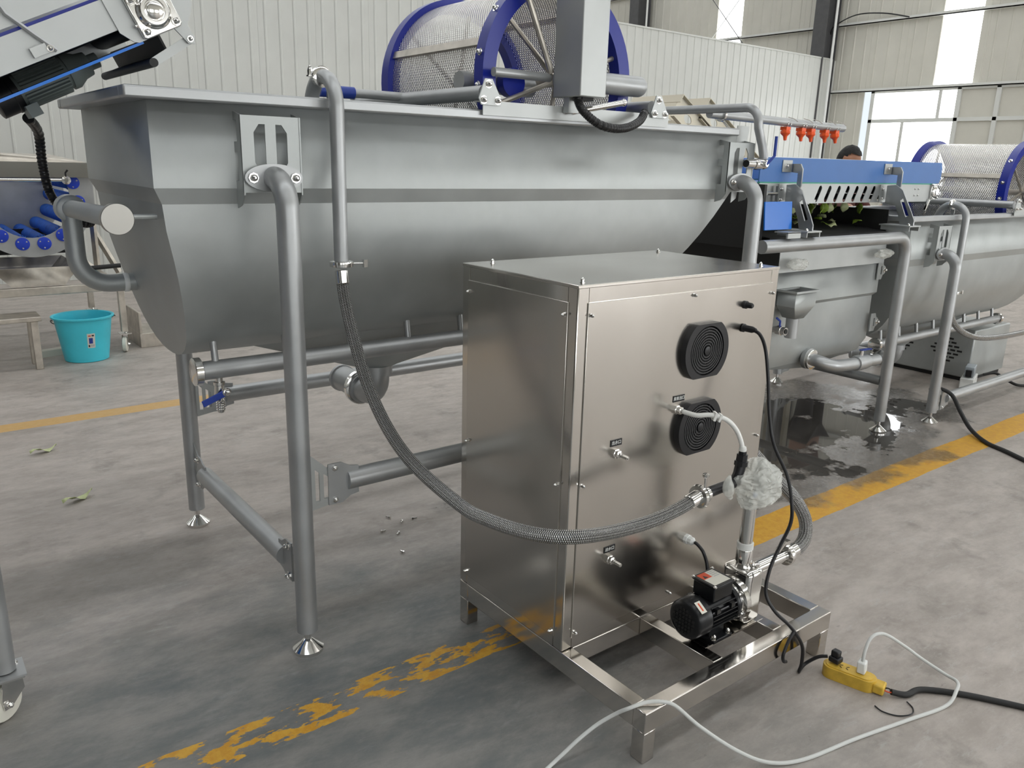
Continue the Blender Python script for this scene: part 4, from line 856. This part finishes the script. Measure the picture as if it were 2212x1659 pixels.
# V bottom
vs += [V(4.25, B0+.09, .462), V(4.25, B1-.09, .462)]; b0 = 4*n-4
fs += [(b0, b0+1, 4*n), (b0+1, b0+2, 4*n+1, 4*n), (b0+2, b0+3, 4*n+1), (b0+3, b0, 4*n, 4*n+1)]
MB().add(vs, fs).build('box_shell', M_BLAST, cbx, 25, solid=.003)
MB().box((A0-.01, B0-.03, 1.070), (A1-.03, B0-.026, 1.185)).box((A0-.01, B0-.03, 1.180), (A1-.03, B0-.002, 1.186)).build('front_lip', M_SHEET, cbx)
MB().box((A0-.012, B0-.03, 1.07), (A0-.006, B1, 1.185)).build('end_lip', M_RUBBER, cbx)  # black material paints in the shadow on this end of the box
MB().box((A0-.03, B0-.03, 1.186), (A0+.02, B1, 1.190)).build('end_flange', M_CHROME, cbx)
MB().box((A0, B1-.03, 1.07), (A1, B1-.024, 1.385)).build('back_lip', M_DARK, cbx)
MB().box((A1-.03, B0-.03, 1.07), (A1-.024, B1, 1.185)).build('end_lip', M_BLAST, cbx)
MB().obox(V(0, 2.585, 1.245), X, V(0, .994, .11).normalized(), V(0, -.11, .994).normalized(), (A0+.02, 0, -.006), (4.915, .83, 0)).build('screen_tray', M_DARK, cbx)
MB().box((4.915, 2.585, 1.10), (4.922, 3.42, 1.375)).build('tray_end', M_DARK, cbx); MB().box((A0+.02, 2.580, 1.188), (4.915, 2.585, 1.245)).build('tray_front', M_DARK, cbx)
for z in (1.02, .70):
    g = MB().plate((A1-.045, B0-.006, z), X, Z, [(0, -.055), (.05, -.055), (.062, -.03), (.085, -.02), (.085, .02), (.062, .03), (.05, .055), (0, .055)], [[(.035, -.025), (.048, -.025), (.048, .025), (.035, .025)]], .006).build('hanger_plate', M_BLAST, cbx); screw(g, (A1+.03, B0-.014, z), (0, -1, 0), .010)
fu = MB(); q = [(3.745, 2.40), (3.935, 2.40), (3.935, 2.512), (3.745, 2.512)]; q2 = [(3.80, 2.425), (3.88, 2.425), (3.88, 2.505), (3.80, 2.505)]
vs = [V(x, y, .975) for x, y in q] + [V(x, y, .895) for x, y in q] + [V(x, y, .825) for x, y in q2]
fu.add(vs, [(i+4*k, (i+1) % 4+4*k, (i+1) % 4+4*k+4, i+4*k+4)[::-1] for k in range(2) for i in range(4)]).build('funnel', M_BLAST, cbx, 20, solid=.003)
MB().box((3.735, 2.39, .970), (3.945, 2.40, .980)).box((3.735, 2.505, .970), (3.945, 2.515, .980)).box((3.735, 2.40, .970), (3.745, 2.505, .980)).box((3.935, 2.40, .970), (3.945, 2.505, .980)).build('funnel_rim', M_BLAST, cbx)
MB().cyl((3.84, 2.465, .83), (3.84, 2.465, .715), .034, 20).build('funnel_spout', M_PIPE, cbx)
MB().box((3.75, 2.41, .955), (3.93, 2.50, .957)).build('funnel_inside', M_DARK, cbx)
dd = MB().cyl((4.15, 2.545, .545), (4.15, 2.52, .545), .062, 22).tube([V(4.15, 2.53, .545), V(4.155, 2.47, .54), V(4.19, 2.43, .525), V(4.26, 2.41, .512), V(4.45, 2.41, .500)], .036, 18, 6).build('drain_pipe', M_PIPE, cbx)
MB().lathe((4.15, 2.50, .543), (0, 1, 0), [(0, .045), (.003, .058), (.020, .058), (.023, .045)], 22).build('clamp', M_CHROME, dd)
MB().lathe((4.45, 2.41, .500), X, [(0, .044), (.02, .046), (.10, .046), (.12, .044)], 18).cyl((4.57, 2.41, .498), (4.70, 2.41, .494), .034, 18).build('ball_valve', M_PIPE, dd)
MB().cyl((4.51, 2.41, .54), (4.51, 2.41, .575), .012, 10).build('valve_stem', M_CHROME, dd)
MB().obox(V(4.51, 2.41, .575), V(.96, .2, -.1).normalized(), V(-.2, .96, 0).normalized(), Z, (-.015, -.011, -.003), (.16, .011, .003)).build('valve_handle', M_HANDLE, dd)
vv = MB().lathe((3.735, 2.505, .765), (0, -1, 0), [(0, .018), (.02, .018), (.022, .026), (.05, .026), (.052, .022), (.075, .022)], 8).build('sample_valve', M_CHROME, cbx)
MB().cyl((3.735, 2.428, .765), (3.735, 2.427, .765), .014, 12).build('valve_bore', M_DARK, vv)
MB().tube([V(3.735, 2.47, .79), V(3.735, 2.47, .815), V(3.70, 2.47, .835)], .006, 6).build('valve_handle', M_HANDLE, vv)
for (x, y, z), lb, sd, rr in (((3.79, 2.440, 1.118), 'crumpled clear wrap over the collecting box stub beside the funnel', 1.7, (.075, .032, .032)), ((4.66, 2.440, 1.135), 'crumpled clear wrap over the collecting box stub beside the bent leg', 8.2, (.08, .032, .026))): crumple((x, y, z), rr, 'plastic_wrap', lb, sd)

# ------------------------------------------------------------------ lettuce on the screen and on the floor
def leaf(p, s, rz, tilt, mt_, label, group=None, wd_=1):
    b = MB(); vs = []; fs = []; nx, ny = 7, 4
    for i in range(nx):
        for j in range(ny):
            x = i/(nx-1); wv = math.sin(PI*min(.98, max(.04, x)))*.34+.05; y = (j/(ny-1)-.5)*2*wv
            vs.append(V((x-.5)*s, y*s*wd_, s*(.10*math.sin(x*7+rz)+.12*abs(y)+.05*math.sin(y*20+x*9))))
    fs = [(i*ny+j, (i+1)*ny+j, (i+1)*ny+j+1, i*ny+j+1) for i in range(nx-1) for j in range(ny-1)]
    R_ = Matrix.Rotation(rz, 3, 'Z') @ Matrix.Rotation(tilt, 3, 'Y'); mz = min((R_ @ q).z for q in vs)
    b.add([Vector(p) + (R_ @ q) + Z*(-mz) for q in vs], fs); return tag(b.build('lettuce_leaf', mt_, None, 80, solid=.0012), label, 'leaf', group)
for k in range(30):
    x = random.uniform(4.0, 4.85); y = random.uniform(2.66, 3.30)
    leaf((x, y, 1.247+.111*(y-2.585)+.014), random.uniform(.05, .09), random.uniform(0, 6), random.uniform(-.5, .5), random.choice((M_LEAF, M_LEAF, M_LEAFP)), 'small cut lettuce leaf lying on the dark screen tray', 'cut lettuce on the screen tray')
for k in range(12):
    x = 4.10+.075*k+random.uniform(-.02, .02)
    leaf((x, random.uniform(2.69, 2.85), 1.345), random.uniform(.05, .072), random.uniform(0, 6), 1.45, random.choice((M_LEAF, M_LEAF, M_LEAFP)), 'lettuce scrap hanging under the slotted conveyor side plate', 'lettuce caught under the conveyor')
leaf((.53, 4.82, .001), .14, .3, 0, M_LEAFP, 'limp lettuce strip on bare concrete near the thin yellow line', wd_=.35); leaf((.555, 4.02, .001), .16, .5, 0, M_LEAFP, 'pale lettuce stalk on the floor near the rear leg of the long tank', wd_=.3)
for i, (x, y) in enumerate(((1.569, 2.914), (1.663, 3.024), (1.692, 2.956), (1.751, 2.952), (1.544, 2.692), (1.62, 2.86))):
    b = MB().lathe((x, y, .006), (math.cos(i*2), math.sin(i*2), 0), [(-.008, .0065), (0, .0065), (.001, .0035), (.016, .0035)], 6)
    tag(b.build('loose_bolt', M_CHROME), 'small loose bolt on the floor below the long tank', 'bolt', 'bolts dropped under the long tank')

# ------------------------------------------------------------------ blower housing, boxes and cable under the lower tank
bh = thing('blower_housing', (6.95, 2.9, 0), 'low grey blower housing with round slotted vents under the lower tank', 'machine')
MB().box((6.66, 2.66, .03), (7.30, 3.43, .42)).build('housing', M_BLAST, bh, bevel=.01)
MB().box((6.68, 2.68, 0), (7.28, 3.41, .035)).build('plinth', M_DARK, bh)
for yc in (2.86, 3.25):
    for r_ in range(-3, 4):
        for c_ in range(-2, 3):
            y = yc + c_*.052 + (.026 if r_ % 2 else 0); z = .235+r_*.03
            if (y-yc)**2+(z-.235)**2 < .105**2: MB().box((6.657, y-.019, z-.007), (6.662, y+.019, z+.007)).build('vent_slot', M_DARK, bh)
wb_ = tag(MB().box((6.42, 2.56, 0), (6.68, 2.655, .085), Matrix.Rotation(.3, 3, 'Z')).build('junction_box', M_WHITE, bevel=.006), 'flat white box on the floor under a grey box', 'box')
gb_ = thing('adapter_box', (6.55, 2.6, .087), 'small grey box with a black plug set on the flat white box', 'box')
MB().box((6.48, 2.575, .087), (6.63, 2.64, .165), Matrix.Rotation(.3, 3, 'Z')).build('case', M_GRAYBOX, gb_, bevel=.004); MB().box((6.452, 2.56, .095), (6.475, 2.60, .145), Matrix.Rotation(.3, 3, 'Z')).build('plug', M_BLACK, gb_)
cord('floor_cable', [(6.66, 2.55, .09), (6.75, 2.50, .10), (6.85, 2.44, .04), (6.9, 2.36, .012), (7.2, 2.3, .01)], .011, M_RUBBER, 'black cable trailing from the grey box under the lower tank')
cord('floor_cable', [(5.46, 2.40, .19), (5.42, 2.33, .22), (5.44, 2.25, .19), (5.40, 2.16, .10), (5.32, 2.05, .03), (5.19, 1.90, .012), (5.12, 1.76, .012), (5.03, 1.60, .012), (4.9, 1.35, .012)], .013, M_RUBBER, 'black cable draped over the lower tank brace bar and across the yellow line')

# ------------------------------------------------------------------ brush roller machine at the back
rm = thing('roller_machine', (.92, 7.7, 0), 'worn stainless brush washing machine with blue fabric rollers on casters', 'machine')
cx, cz, rr = .905, 1.23, .335
for k, a in enumerate((22, -3, -28, -53, -78, -103, -128, -153, -178, -203)):
    a = math.radians(a); p = V(cx+rr*math.cos(a), 7.13, cz+rr*math.sin(a))
    ro = MB().tube([p, p+Y*1.25], .055, 18).build('brush_roller', M_BLUEROLL, rm)
    MB().lathe(p+Y*-.017, (0, -1, 0), [(0, .048), (.012, .048), (.014, .044)], 24).build('roller_cap', M_CAPBLUE, ro)
    for j in range(3): t = j*2.1+.5; screw(ro, p + V(.032*math.cos(t), -.031, .032*math.sin(t)), (0, -1, 0), .004)
    fl = MB()
    for j in range(18): t = j*PI/9; fl.obox(p+Y*.004, V(math.cos(t), 0, math.sin(t)), V(-math.sin(t), 0, math.cos(t)), Y, (.050, -.003, 0), (.062, .003, .06))
    g = fl.build('pleat', M_BLUEROLL, ro); g['kind'] = 'stuff'
half = [(cx+.43*math.cos(a), cz+.43*math.sin(a)) for a in [PI+.55+(PI-1.1+.0)*i/20 for i in range(21)]]
prof = [(cx-.45, 1.40), (cx-.45, 1.05)] + half + [(cx+.45, 1.05), (cx+.45, 1.40)]
inner = [(cx+.285*math.cos(a), cz+.285*math.sin(a)) for a in [2.9+(2*PI-2.66)*i/24 for i in range(25)]] + [(cx+.28, 1.40), (cx-.28, 1.40)]
MB().plate((0, 7.125, 0), X, Z, prof, [inner[:25] + [(cx+.27, 1.385), (cx-.27, 1.385)]], .012).build('end_plate', M_PIPE, rm)
MB().plate((0, 8.40, 0), X, Z, prof, [], .012).build('end_plate', M_PIPE, rm)
MB().box((-.2, 7.05, 1.395), (cx+.49, 7.42, 1.505)).build('hood', M_POL, rm)
vs = [V(-.2, 7.1, 1.505), V(1.30, 7.1, 1.505), V(1.38, 7.4, 1.505), V(-.2, 7.12, 1.57), V(.62, 7.12, 1.565), V(1.15, 7.6, 1.56)]
MB().add(vs, [(0, 1, 4, 3), (1, 2, 5, 4)]).build('hood_lid', M_WORN, rm, solid=.004)
wpipe = MB().cyl((-.2, 7.06, 1.375), (1.14, 7.06, 1.375), .014, 12).build('water_pipe', M_CHROME, rm)
MB().lathe((1.165, 7.06, 1.375), (0, -1, 0), [(-.02, .02), (.0, .032), (.014, .032), (.016, .016), (.01, .016)], 16).build('valve_body', M_CHROME, wpipe)
MB().tube([V(1.165, 7.05, 1.40), V(1.165, 7.05, 1.43), V(1.18, 7.04, 1.45)], .007, 6).build('valve_handle', M_BLACK, wpipe)
for y in (7.08, 8.35): MB().box((-.4, y, .510), (1.50, y+.05, .572)).build('beam', M_WORN, rm, bevel=.004)
MB().box((1.45, 7.13, .512), (1.50, 8.35, .570)).build('beam', M_WORN, rm)
for x, y in ((1.448, 7.08), (1.448, 8.35), (-.38, 7.08), (-.38, 8.35)):
    MB().box((x, y, .165), (x+.05, y+.05, .51)).build('leg', M_WORN, rm, bevel=.004); caster(rm, (x+.025, y+.025, 0), 1.2, .062)
for x0, x1 in ((1.34, 1.46),):
    MB().tube([V(1.12, 7.1, .86), V(1.42, 7.1, .58)], .022, 6).build('strut', M_WORN, rm); MB().tube([V(1.36, 7.3, 1.05), V(1.36, 7.3, .60)], .025, 4).build('strut', M_WORN, rm)
    MB().tube([V(1.40, 7.5, .95), V(1.56, 7.5, .60)], .025, 4).build('strut', M_WORN, rm)
MB().cyl((1.25, 7.04, .705), (1.48, 7.04, .715), .018, 10).build('push_handle', M_RUBBER, rm)
hp = MB(); vs = [V(.60, 7.10, .72), V(1.20, 7.10, .72), V(1.08, 7.10, .58), V(.72, 7.10, .58), V(.60, 7.9, .72), V(1.20, 7.9, .72), V(1.08, 7.9, .58), V(.72, 7.9, .58)]
hp.add(vs, [(0, 3, 2, 1), (1, 2, 6, 5), (5, 6, 7, 4), (4, 7, 3, 0), (3, 7, 6, 2)]).build('drip_tray', M_WORN, rm, solid=.004)
MB().box((.55, 7.9, .74), (1.25, 7.93, .95)).build('tray_back', M_DARK, rm)
tag(MB().box((1.60, 7.15, 0), (1.86, 7.60, .12)).box((1.60, 7.15, .12), (1.62, 7.60, .30)).build('steel_channel', M_WORN, bevel=.003), 'bent offcut of steel channel on the floor beside the roller machine', 'channel')
# bench, plank and bucket
bn = thing('low_bench', (.5, 6.9, 0), 'low steel bench with a scuffed top beside the cyan bucket', 'bench')
MB().box((-.6, 6.78, .365), (.85, 7.04, .40)).build('bench_top', M_WORN, bn, bevel=.004)
for x, y in ((.775, 6.79), (.775, 6.98), (-.55, 6.79), (-.55, 6.98)): MB().box((x, y, 0), (x+.05, y+.05, .365)).build('leg', M_WORN, bn, bevel=.004)
tag(MB().box((.80, 7.22, 0), (1.30, 7.30, .05), Matrix.Rotation(.25, 3, 'Z')).build('wood_plank', M_LABEL), 'short pale plank on the floor behind the cyan bucket', 'plank')
bk = thing('bucket', (1.155, 7.0, 0), 'cyan plastic bucket with a printed label and thin wire handle', 'bucket')
MB().lathe((1.155, 6.98, 0), Z, [(0, .150), (.004, .158), (.30, .200), (.335, .206), (.340, .222), (.352, .224), (.355, .215), (.350, .203), (.02, .150), (.02, 0)], 48).build('pail', M_CYAN, bk)
MB().tube([V(1.155+.225*math.cos(a), 6.98+.225*math.sin(a)-.02, .335-.10*max(0, math.sin(min(PI, max(0, a))))) for a in [PI*1.06-PI*1.12*i/20 for i in range(21)]], .004, 6).build('wire_handle', M_BLACK, bk)
la = V(math.sin(.1), -math.cos(.1), 0)
def lab(name, m_, a0, a1, z0, z1, par, lift=.0015):
    b = MB(); vs = []; n = 6
    for i in range(n+1):
        t = -PI/2 + a0 + (a1-a0)*i/n
        for z in (z0, z1): r = .158+(z-.004)/.296*.042+lift; vs.append(V(1.155+r*math.cos(t), 6.98+r*math.sin(t), z))
    return b.add(vs, [(2*i, 2*i+2, 2*i+3, 2*i+1) for i in range(n)]).build(name, m_, par)
ll = lab('paper_label', M_LABEL, -.09, .21, .12, .235, bk)
lab('printed_pail', M_HANDLE, -.03, .12, .155, .200, ll, .0025); lab('printed_headline', M_RED, -.05, .05, .212, .222, ll, .0025); lab('printed_badge', M_BLACK, .08, .17, .212, .224, ll, .0025); lab('printed_seal', M_BLACK, -.06, .0, .128, .145, ll, .0025)
for k in range(3): lab('printed_line', M_GRAYBOX, .04+.05*k, .07+.05*k, .128, .148, ll, .0025)

# ------------------------------------------------------------------ elevator frame seen over the long tank
el = thing('elevator_frame', (4.7, 4.25, 0), 'beige steel elevator frame with oval cut-outs rising behind the long tank', 'frame')
dE = V(.85, 0, -.52).normalized(); nE = V(.52, 0, .85).normalized()
for oE in (V(4.543, 4.0, 2.077), V(4.83, 4.0, 2.072)):
    for y in (0, .42):
        hol = [[(s_+.045*math.cos(t), -.09+.030*math.sin(t)) for t in [2*PI*i/14 for i in range(14)]] for s_ in (.16, .30, .44, .58, .72)]
        MB().plate(oE+Y*y, dE, nE, [(0, -.17), (1.9, -.17), (1.9, 0), (0, 0)], hol, .006).build('side_frame', M_BEIGE, el)
        for n0 in (-.17, -.004): MB().obox(oE+Y*y, dE, Y, nE, (0, -.035 if y == 0 else 0, n0), (1.9, .0 if y == 0 else .035, n0+.004)).build('frame_flange', M_BEIGE, el)
    MB().obox(oE, dE, Y, nE, (-.005, -.035, -.06), (0, .455, .0)).build('end_plate', M_BEIGE, el)
    for s_ in (.1, .6, 1.2, 1.7): MB().obox(oE, dE, Y, nE, (s_, .0, -.165), (s_+.06, .42, -.135)).build('cross_tie', M_BEIGE, el)
    p = oE + dE*1.8
    for y in (.02, .36): MB().box((p.x-.03, 4.0+y, 0), (p.x+.03, 4.0+y+.03, p.z-.10)).build('leg', M_BEIGE, el)

# ------------------------------------------------------------------ worker behind the lower tank
pe = thing('person', (7.0, 4.17, 0), 'person with short black hair leaning over the tank behind the belt conveyor', 'person')
def skin_mesh(name, pts, edges, m_, parent, sub=2):
    off = OFF[parent.name]; me = bpy.data.meshes.new(name); me.from_pydata([tuple(Vector(p[:3])-off) for p in pts], edges, [])
    o = bpy.data.objects.new(name, me); COL.objects.link(o); o.parent = parent; OFF[o.name] = off; me.materials.append(m_)
    sk_ = o.modifiers.new('skin', 'SKIN'); sk_.use_smooth_shade = True
    for i, p in enumerate(pts): r = p[3]; me.skin_vertices[0].data[i].radius = (r, r) if not isinstance(r, tuple) else r; me.skin_vertices[0].data[i].use_root = (i == 0)
    ss = o.modifiers.new('sub', 'SUBSURF'); ss.levels = sub; ss.render_levels = sub; return o
px_, py_ = 7.0, 4.20
Hd = V(px_-.02, py_-.09, 1.69)
body = [(px_, py_, .95, .13), (px_, py_+.01, 1.15, .125), (px_-.01, py_-.03, 1.38, .135), (px_-.02, py_-.06, 1.50, .07), (px_-.02, py_-.08, 1.58, .052),
        (px_+.19, py_-.04, 1.42, .055), (px_+.25, py_-.20, 1.22, .042), (px_+.12, py_-.42, 1.30, .032), (px_+.06, py_-.50, 1.33, .030),
        (px_-.21, py_-.05, 1.42, .055), (px_-.36, py_-.28, 1.30, .042), (px_-.60, py_-.50, 1.30, .032), (px_-.68, py_-.54, 1.30, .030),
        (px_+.09, py_, .90, .09), (px_+.10, py_-.02, .50, .062), (px_+.10, py_+.02, .10, .045), (px_+.10, py_-.13, .05, .045),
        (px_-.09, py_, .90, .09), (px_-.10, py_-.02, .50, .062), (px_-.10, py_+.02, .10, .045), (px_-.10, py_-.13, .05, .045), (px_-.02, py_-.09, 1.64, .055)]
be = [(0, 1), (1, 2), (2, 3), (3, 4), (4, 21), (2, 5), (5, 6), (6, 7), (7, 8), (2, 9), (9, 10), (10, 11), (11, 12), (0, 13), (13, 14), (14, 15), (15, 16), (0, 17), (17, 18), (18, 19), (19, 20)]
for hx, base, dirx in ((8, V(px_+.06, py_-.50, 1.33), -.3), (12, V(px_-.68, py_-.54, 1.30), -.9)):
    for k in range(5):
        fx = (k-2)*.018; d1 = V(dirx*.03, -.035, -.012) + V(fx*.6, fx*.2, 0); ln = (.6, 1, 1.1, 1, .8)[k]
        a = base + V(fx*.7, fx*.7, -.005) + d1*.6; b_ = a + d1*ln*.7; c_ = b_ + d1*ln*.45 + V(0, 0, -.018)
        i0 = len(body); body += [(*a, .011), (*b_, .009), (*c_, .008)]; be += [(hx, i0), (i0, i0+1), (i0+1, i0+2)]
skin_mesh('body', body, be, M_SKIN, pe)
shirt = [(px_, py_, .93, .15), (px_, py_+.01, 1.15, .145), (px_-.01, py_-.03, 1.38, .15), (px_-.02, py_-.055, 1.48, .085), (px_+.19, py_-.04, 1.42, .072), (px_+.25, py_-.20, 1.22, .056), (px_+.17, py_-.34, 1.27, .048), (px_-.21, py_-.05, 1.42, .072), (px_-.36, py_-.28, 1.30, .056), (px_-.52, py_-.43, 1.30, .048)]
skin_mesh('shirt', shirt, [(0, 1), (1, 2), (2, 3), (2, 4), (4, 5), (5, 6), (2, 7), (7, 8), (8, 9)], M_SHIRT, pe)
tr = [(px_, py_, .97, .145), (px_+.09, py_, .88, .105), (px_+.10, py_-.02, .50, .078), (px_+.10, py_+.02, .12, .062), (px_-.09, py_, .88, .105), (px_-.10, py_-.02, .50, .078), (px_-.10, py_+.02, .12, .062)]
skin_mesh('trousers', tr, [(0, 1), (1, 2), (2, 3), (0, 4), (4, 5), (5, 6)], M_TROUSER, pe)
# head: an ovoid with brow, nose, chin and ears, face turned down to the tank
hb = MB().sphere((0, 0, 0), 1, 40, 28)
fd = V(.25, -.90, -.30).normalized(); hr = fd.cross(Z).normalized(); hu = hr.cross(fd)
for i, q in enumerate(hb.v):
    x, y, z = q.x, q.y, q.z; sx = .078*(1-.16*max(0, -z)); sy = .098*(1 if y > 0 else 1-.10*max(0, -z)); X_, Y_, Z_ = x*sx, y*sy, z*.118
    fy = -Y_
    g = lambda a, b, s_: math.exp(-((X_-a)**2+(Z_-b)**2)/(2*s_*s_))
    if y < 0: fy += .026*g(0, -.022, .012) + .012*g(0, .0, .010) + .010*g(0, -.065, .013) + .008*g(0, -.10, .02) - .010*g(.031, .008, .011) - .010*g(-.031, .008, .011) + .006*g(0, .03, .03)
    if abs(x) > .9 and -.3 < z < .25: X_ *= 1.16
    hb.v[i] = Hd + hr*X_ + fd*fy + hu*Z_
hb.build('head', M_SKIN, pe, 80)
ha = MB().sphere((0, 0, 0), 1, 40, 24); keep = []
for i, q in enumerate(ha.v):
    X_, Y_, Z_ = q.x*.087, q.y*.107, q.z*.128+.004; k = 1+.05*noise.noise(q*4)+.03*noise.noise(q*11); ha.v[i] = Hd + (hr*X_ + fd*-Y_ + hu*Z_)*k
    keep.append(not ((q.y < -.15 and q.z < .42) or q.z < -.45))
ha.f = [f for f in ha.f if all(keep[j] for j in f)]
ha.build('hair', M_HAIR, pe, 60)
for s in (-1, 1): MB().sphere(Hd + hr*(.031*s) + fd*.083 + hu*.008, .011, 12, 8).build('eye', M_WHITE, pe); MB().sphere(Hd + hr*(.031*s) + fd*.091 + hu*.008, .005, 8, 6).build('pupil', M_BLACK, pe)
for s in (-1, 1):
    MB().sphere((px_+.10*s, py_-.07, .045), (.05, .13, .05), 16, 10).build('shoe', M_BLACK, pe)
